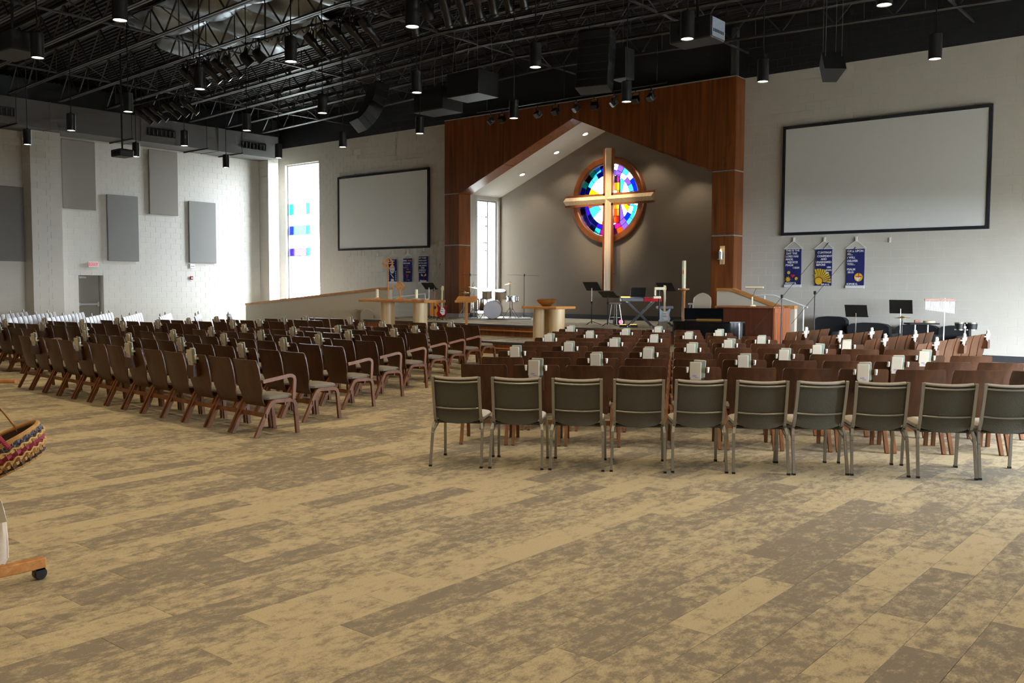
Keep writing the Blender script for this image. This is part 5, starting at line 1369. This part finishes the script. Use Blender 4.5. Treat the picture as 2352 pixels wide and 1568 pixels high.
MB().prism([(-.08, .0), (.08, .0), (.10, .95), (-.10, .95)], -.16, .16).build('case', mat('blue_grey_cloth', (128, 134, 150), .85), t); MB().ext(-.085, .085, -.165, -.16, .55, .9).build('front_cloth', mat('pale_grey_cloth', (150, 154, 166), .9), t)
t = thing('organ_console', 'dark mahogany organ console beside the grand piano', 'organ', (-9.50, 20.22, 0), R(3))
t.scale = (.91, 1, 1)
MB().ext(-.77, .77, -.35, .22, .06, 1.22).build('case_back', M['organ'], t)
MB().rbox((0, -.06, 1.24), (1.60, .66, .035), .008).build('top', M['mahog'], t)
for s in (-1, 1): MB().ext(s*.78-.025, s*.78+.025, -.36, .62, 0, 1.22).build('side_panel', M['mahog'], t)
for k in range(4): MB().ext(.805, .815, -.30+k*.14, -.22+k*.14, .12, 1.12).build('groove_slat', M['mahog'], t)
MB().ext(-.74, .74, .22, .6, .74, .80).build('manual', M['white'], t); MB().ext(-.78, .78, -.37, -.35, 0, .09).build('plinth', M['mahog'], t)
t = thing('organ_lamp', 'white music lamp with a long shade on the organ', 'lamp', (-9.45, 20.2, 1.26), R(8))
MB().lathe([(.09, 0), (.09, .02), (.02, .04)], 14).cyl((0, 0, .03), (0, 0, .22), .018, 8).build('base', M['wax'], t)
MB().tube([(0, 0, .2), (.06, 0, .36), (.10, 0, .42)], .008, 6).build('arm', M['chrome'], t)
MB().tube([(-.16, 0, .44), (.26, 0, .44)], .026, 10).build('shade', M['wax'], t); MB().ext(-.14, .22, -.02, .02, .41, .418).build('brass_reflector', M['brass'], t)
def sofa(x, y, w, h, rz, label, arms=True):
    t = thing('sofa', label, 'sofa', (x, y, 0), rz, 'black sofas along the right wall')
    MB().rbox((0, -.10, .24), (w, .75, .36), .06).build('seat_base', M['blackfab'], t, smooth=True)
    rows = [[(w/2*u, .28-.10*(zz-.4)+.03*(1-u*u), zz+(-.10*abs(u)**6 if zz > h-.12 else 0)) for u in (-1, -.93, -.8, -.4, 0, .4, .8, .93, 1)] for zz in (.3, .45, .6, h-.1, h-.03, h)]
    MB().sheet(rows, -.22, lambda i, j: (0, 1, 0)).build('back_cushion', M['blackfab'], t, smooth=True)
    if arms:
        for s in (-1, 1): MB().rbox((s*(w/2-.08), -.08, .36), (.16, .74, .5), .05).build('arm', M['blackfab'], t, smooth=True)
    for a in (-w/2+.1, w/2-.1):
        for b in (-.4, .2): MB().ext(a-.03, a+.03, b-.03, b+.03, 0, .07).build('foot', M['black'], t)
sofa(-8.62, 22.72, .80, .97, 0, 'black armchair at the left end of the sofas by the stair')
sofa(-7.62, 22.55, 1.0, .84, 0, 'black sofa left of the smaller music stand', False)
sofa(-6.55, 22.75, .95, .83, 0, 'black sofa behind the larger music stand')
sofa(-5.72, 22.75, .66, .82, 0, 'black armchair at the right end, behind the bar chimes')
t = thing('bar_chimes', 'white bar chimes hanging from a wooden bar on a stand', 'chimes', (-5.72, 21.80, 0), R(38))
MB().ext(-.34, .34, -.02, .02, 1.42, 1.46).build('wooden_bar', M['mahog'], t)
for k in range(22): MB().cyl((-.32+k*.03, 0, 1.40), (-.32+k*.03, 0, 1.22-.004*k), .0142, 6).build('chime_tube', M['chrome'] if k % 7 == 3 else M['white'], t)
MB().cyl((.1, 0, .02), (.1, 0, 1.48), .016, 8).build('pole', M['white'], t)
for k in range(3): MB().tube([(.1, 0, .25), (.1+.28*math.cos(2.1*k), .28*math.sin(2.1*k), .01)], .01, 6).build('leg', M['chrome'], t)
t = thing('percussion_cymbal', 'single gold cymbal on a stand before the sofas', 'cymbal', (-6.42, 21.45, 0), 0)
MB().lathe([(0, .03), (.04, .028), (.05, .01), (.17, -.006), (.17, -.009), (0, .01)], 24, (0, 0, 1.03)).build('cymbal_disc', M['brass'], t, smooth=True); MB().cyl((0, 0, .1), (0, 0, 1.08), .012, 6).build('pole', M['chrome'], t)
for k in range(3): MB().tube([(0, 0, .35), (.25*math.cos(2.1*k), .25*math.sin(2.1*k), .01)], .009, 6).build('leg', M['chrome'], t)
t = thing('percussion_table', 'black percussion table before the bar chimes', 'table', (-6.0, 21.45, 0), R(38))
MB().rbox((0, 0, .91), (.66, .36, .03), .008).build('table_top', M['blackfab'], t)
for s in (-1, 1): MB().cyl((s*.14, 0, .01), (s*.14, 0, .9), .016, 8).ext(s*.14-.02, s*.14+.02, -.2, .2, 0, .02).build('leg', M['white'], t)
t = thing('tambourine', 'pale tambourine lying on the percussion table', 'tambourine', (-5.87, 21.55, .928), 0)
MB().lathe([(.125, 0), (.125, .04)], 22).build('frame', M['maple'], t); MB().lathe([(.12, .041), (.12, .043)], 22).build('skin', M['wax'], t)
t = thing('wood_block', 'small brown wood block on the percussion table', 'wood block', (-6.08, 21.42, .928), R(30))
MB().rbox((0, 0, .03), (.13, .07, .06), .008).build('block_body', M['mahog'], t); MB().ext(-.05, .05, -.037, -.034, .02, .03).build('slot', M['dark'], t)
t = thing('bongo_drum', 'pair of chrome-rimmed bongo drums on a stand at the far right', 'drum', (-5.2, 21.85, 0), R(30))
for x_, r_ in ((-.12, .10), (.13, .125)):
    b = MB().lathe([(r_*.88, .78), (r_, .93)], 20, (x_, 0, 0)).build('shell', M['black'], t, smooth=True); MB().lathe([(r_+.012, .92), (r_+.012, .945), (r_-.01, .95)], 20, (x_, 0, 0)).lathe([(r_*.9+.01, .775), (r_*.9+.01, .80)], 20, (x_, 0, 0)).build('hoop', M['chrome'], b)
    MB().lathe([(r_-.008, .951), (r_-.008, .954)], 20, (x_, 0, 0)).build('skin', M['wax'], b)
MB().cyl((0, 0, .05), (0, 0, .84), .014, 6).ext(-.06, .06, -.02, .02, .82, .86).build('pole', M['chrome'], t)
for k in range(3): MB().tube([(0, 0, .35), (.26*math.cos(2.1*k), .26*math.sin(2.1*k), .01)], .009, 6).build('leg', M['chrome'], t)
t = thing('rail_post', 'short white post against the right baseboard', 'post', (-5.17, 23.15, 0))
MB().rbox((0, 0, .16), (.07, .07, .31), .008).build('upright', M['white'], t); MB().ext(-.22, .0, -.02, .02, .30, .33).ext(-.20, -.16, -.02, .02, 0, .30).build('cross_rail', M['tanwall'], t)

# ================================================================ NEAR LEFT EDGE: rolling rack, basket, bag
t = thing('rolling_rack', 'honey oak rolling rack cut off by the left edge of the picture', 'rack', (-5.42, 1.98, 0))
for x_ in (0, -1.1):
    MB().rbox((x_, -.13, .095), (.055, .86, .06), .006).build('foot', M['oak'], t)
    MB().rbox((x_, -.0, .82), (.05, .05, 1.39), .005).build('post', M['oakv'], t)
    for y_ in (.24, -.50):
        c = MB().lathe([(.032, -.022), (.036, -.018), (.036, .018), (.032, .022)], 16, (x_, y_+.03, .036), Matrix.Rotation(R(90), 4, 'Y')).build('caster', M['black'], t, smooth=True)
        MB().ext(x_-.03, x_-.024, y_, y_+.05, .03, .068).ext(x_+.024, x_+.03, y_, y_+.05, .03, .068).ext(x_-.03, x_+.03, y_, y_+.05, .06, .068).build('caster_fork', M['black'], c)
for z_ in (.62, 1.1, 1.5): MB().cyl((.0, 0, z_), (-1.1, 0, z_), .016, 8).build('cross_bar', M['oak'], t)
MB().cyl((.0, .0, 1.17), (.44, .0, 1.20), .012, 8).build('peg', M['oakv'], t)
MB().cyl((.0, .0, .68), (.13, .04, .69), .010, 8).build('peg', M['oakv'], t)

# basket: woven stakes and bands, hung tilted
bk = thing('wicker_basket', 'woven wicker basket with red and blue bands hanging from the rack', 'basket', (-5.02, 1.96, .75), R(40))
bk.scale = (1.02, 1.02, 1.02)
tilt = Matrix.Rotation(R(-23), 4, 'Y') @ Matrix.Rotation(R(13), 4, 'X')
wk = mat('natural_wicker', (176, 134, 78), .7, var=.3, scale=60); wr_ = mat('red_dyed_reed', (150, 44, 66), .7, var=.3, scale=60); wb_ = mat('blue_grey_dyed_reed', (92, 92, 112), .7, var=.3, scale=60); wd_ = mat('dark_brown_reed', (66, 44, 34), .7, var=.3, scale=60)
def brad(z): return .155+.045*min(1, z/.10)
bands = [('wd_', wd_, .020), ('wk', wk, .034), ('wk', wk, .050), ('wr_', wr_, .066), ('wr_', wr_, .082), ('wk', wk, .100), ('wb_', wb_, .116), ('wb_', wb_, .132)]
NS = 26
for bi, (nm, m_, z) in enumerate(bands):
    pth = []
    for k in range(NS*2+1):
        a = 2*math.pi*k/(NS*2); w_ = .006*(1 if (k+bi) % 2 else -1)
        r = brad(z)+w_
        pth.append(tilt @ Vector((r*1.08*math.cos(a), r*.9*math.sin(a), z)))
    MB().tube(pth, 0, sq=(.007, .0175), caps=False, up=(0, 0, 1)).build('woven_band', m_, bk)
st_ = MB()
for k in range(NS):
    a = 2*math.pi*(k+.5)/NS
    st_.tube([tilt @ Vector((brad(z)*1.08*math.cos(a), brad(z)*.9*math.sin(a), z)) for z in (.0, .05, .10, .145)], .004, 5)
st_.build('stake', wk, bk)
MB().lathe([(brad(z)-.011, z) for z in (.004, .03, .06, .10, .142)]+[(brad(z)-.014, z) for z in (.142, .10, .06, .03, .004)], 30, M=tilt @ Matrix.Diagonal((1.08, .9, 1, 1)), caps=False).build('inner_wall', wd_, bk, smooth=True)
MB().lathe([(0, 0), (.157, 0), (.165, .012), (0, .012)], 26, M=tilt @ Matrix.Diagonal((1.08, .9, 1, 1))).build('bottom', wk, bk)
for z, r_ in ((.146, .011), (.152, .008)): MB().tube([tilt @ Vector((brad(.15)*1.08*math.cos(a), brad(.15)*.9*math.sin(a), z)) for a in [2*math.pi*k/40 for k in range(41)]], r_, 6, caps=False).build('rim', wk, bk, smooth=True)
for zz in (.060, .108):
    pth = [tilt @ Vector(((brad(zz)+.012)*1.08*math.cos(a), (brad(zz)+.012)*.9*math.sin(a), zz+.006*math.sin(a*NS))) for a in [2*math.pi*k/120 for k in range(121)]]
    MB().tube(pth, .0045, 5, caps=False).build('braid', mat('straw_braid', (206, 170, 104), .7, var=.2, scale=50), bk)
for s, m_, r_ in ((1, wk, .008), (-1, wr_, .009)):
    pth = [tilt @ Vector(((.03 if s > 0 else .14)*(1-k/14), s*brad(.15)*.86*math.cos(math.pi*k/14*.5)*1.0, .13+.36*math.sin(math.pi*k/14*.5))) for k in range(15)]
    MB().tube(pth, r_, 6).build('handle', m_, bk, smooth=True)
    if m_ is wr_:
        cw = MB()
        for k in range(60):
            f = k/59*13.9; i = int(f); q = pth[i].lerp(pth[min(i+1, 14)], f-i); cw.lathe([(.012, -.0025), (.013, 0), (.012, .0025)], 6, q, Matrix.Rotation(R(35), 4, 'X'))
        cw.build('cord_wrap', wr_, bk)
# cloth bag
bg_ = thing('tote_bag', 'cream cloth bag with a white tag hanging below the basket', 'bag', (-5.32, 1.995, .17), R(40))
rows = []
for z, w_, d_ in ((0, .07, .05), (.03, .085, .06), (.12, .085, .055), (.22, .08, .05), (.30, .07, .04), (.36, .05, .025), (.42, .03, .02)):
    rows.append([(w_*math.cos(2*math.pi*k/16)-.035, d_*math.sin(2*math.pi*k/16)+.004*math.sin(9*z*k), z+.006*math.sin(3*k)) for k in range(17)])
MB().sheet(rows, .004, lambda i, j: (0, 0, 0)).build('cloth_body', mat('cream_canvas', (212, 196, 178), .9, var=.08, scale=30, bump=.3), bg_, smooth=True)
MB().tube([(-.035, 0, .41), (-.045, 0, .50), (-.02, 0, .56)], .010, 6).build('neck_cord', mat('cream_cord', (196, 182, 160), .9), bg_)
MB().box((.035, -.06, .30), (.075, .003, .12), Matrix.Rotation(R(-14), 4, 'Y')).build('paper_tag', M['white'], bg_)

# ---- lettering becomes plain mesh
bpy.context.view_layer.update()
_dg = bpy.context.evaluated_depsgraph_get()
_tm = [bpy.data.meshes.new_from_object(o.evaluated_get(_dg)) for o, *_ in TEXTS]
for (o, name, parent, loc, rot), me in zip(TEXTS, _tm):
    bpy.data.objects.remove(o)
    q = obj(name, me, parent, loc); q.rotation_euler = rot
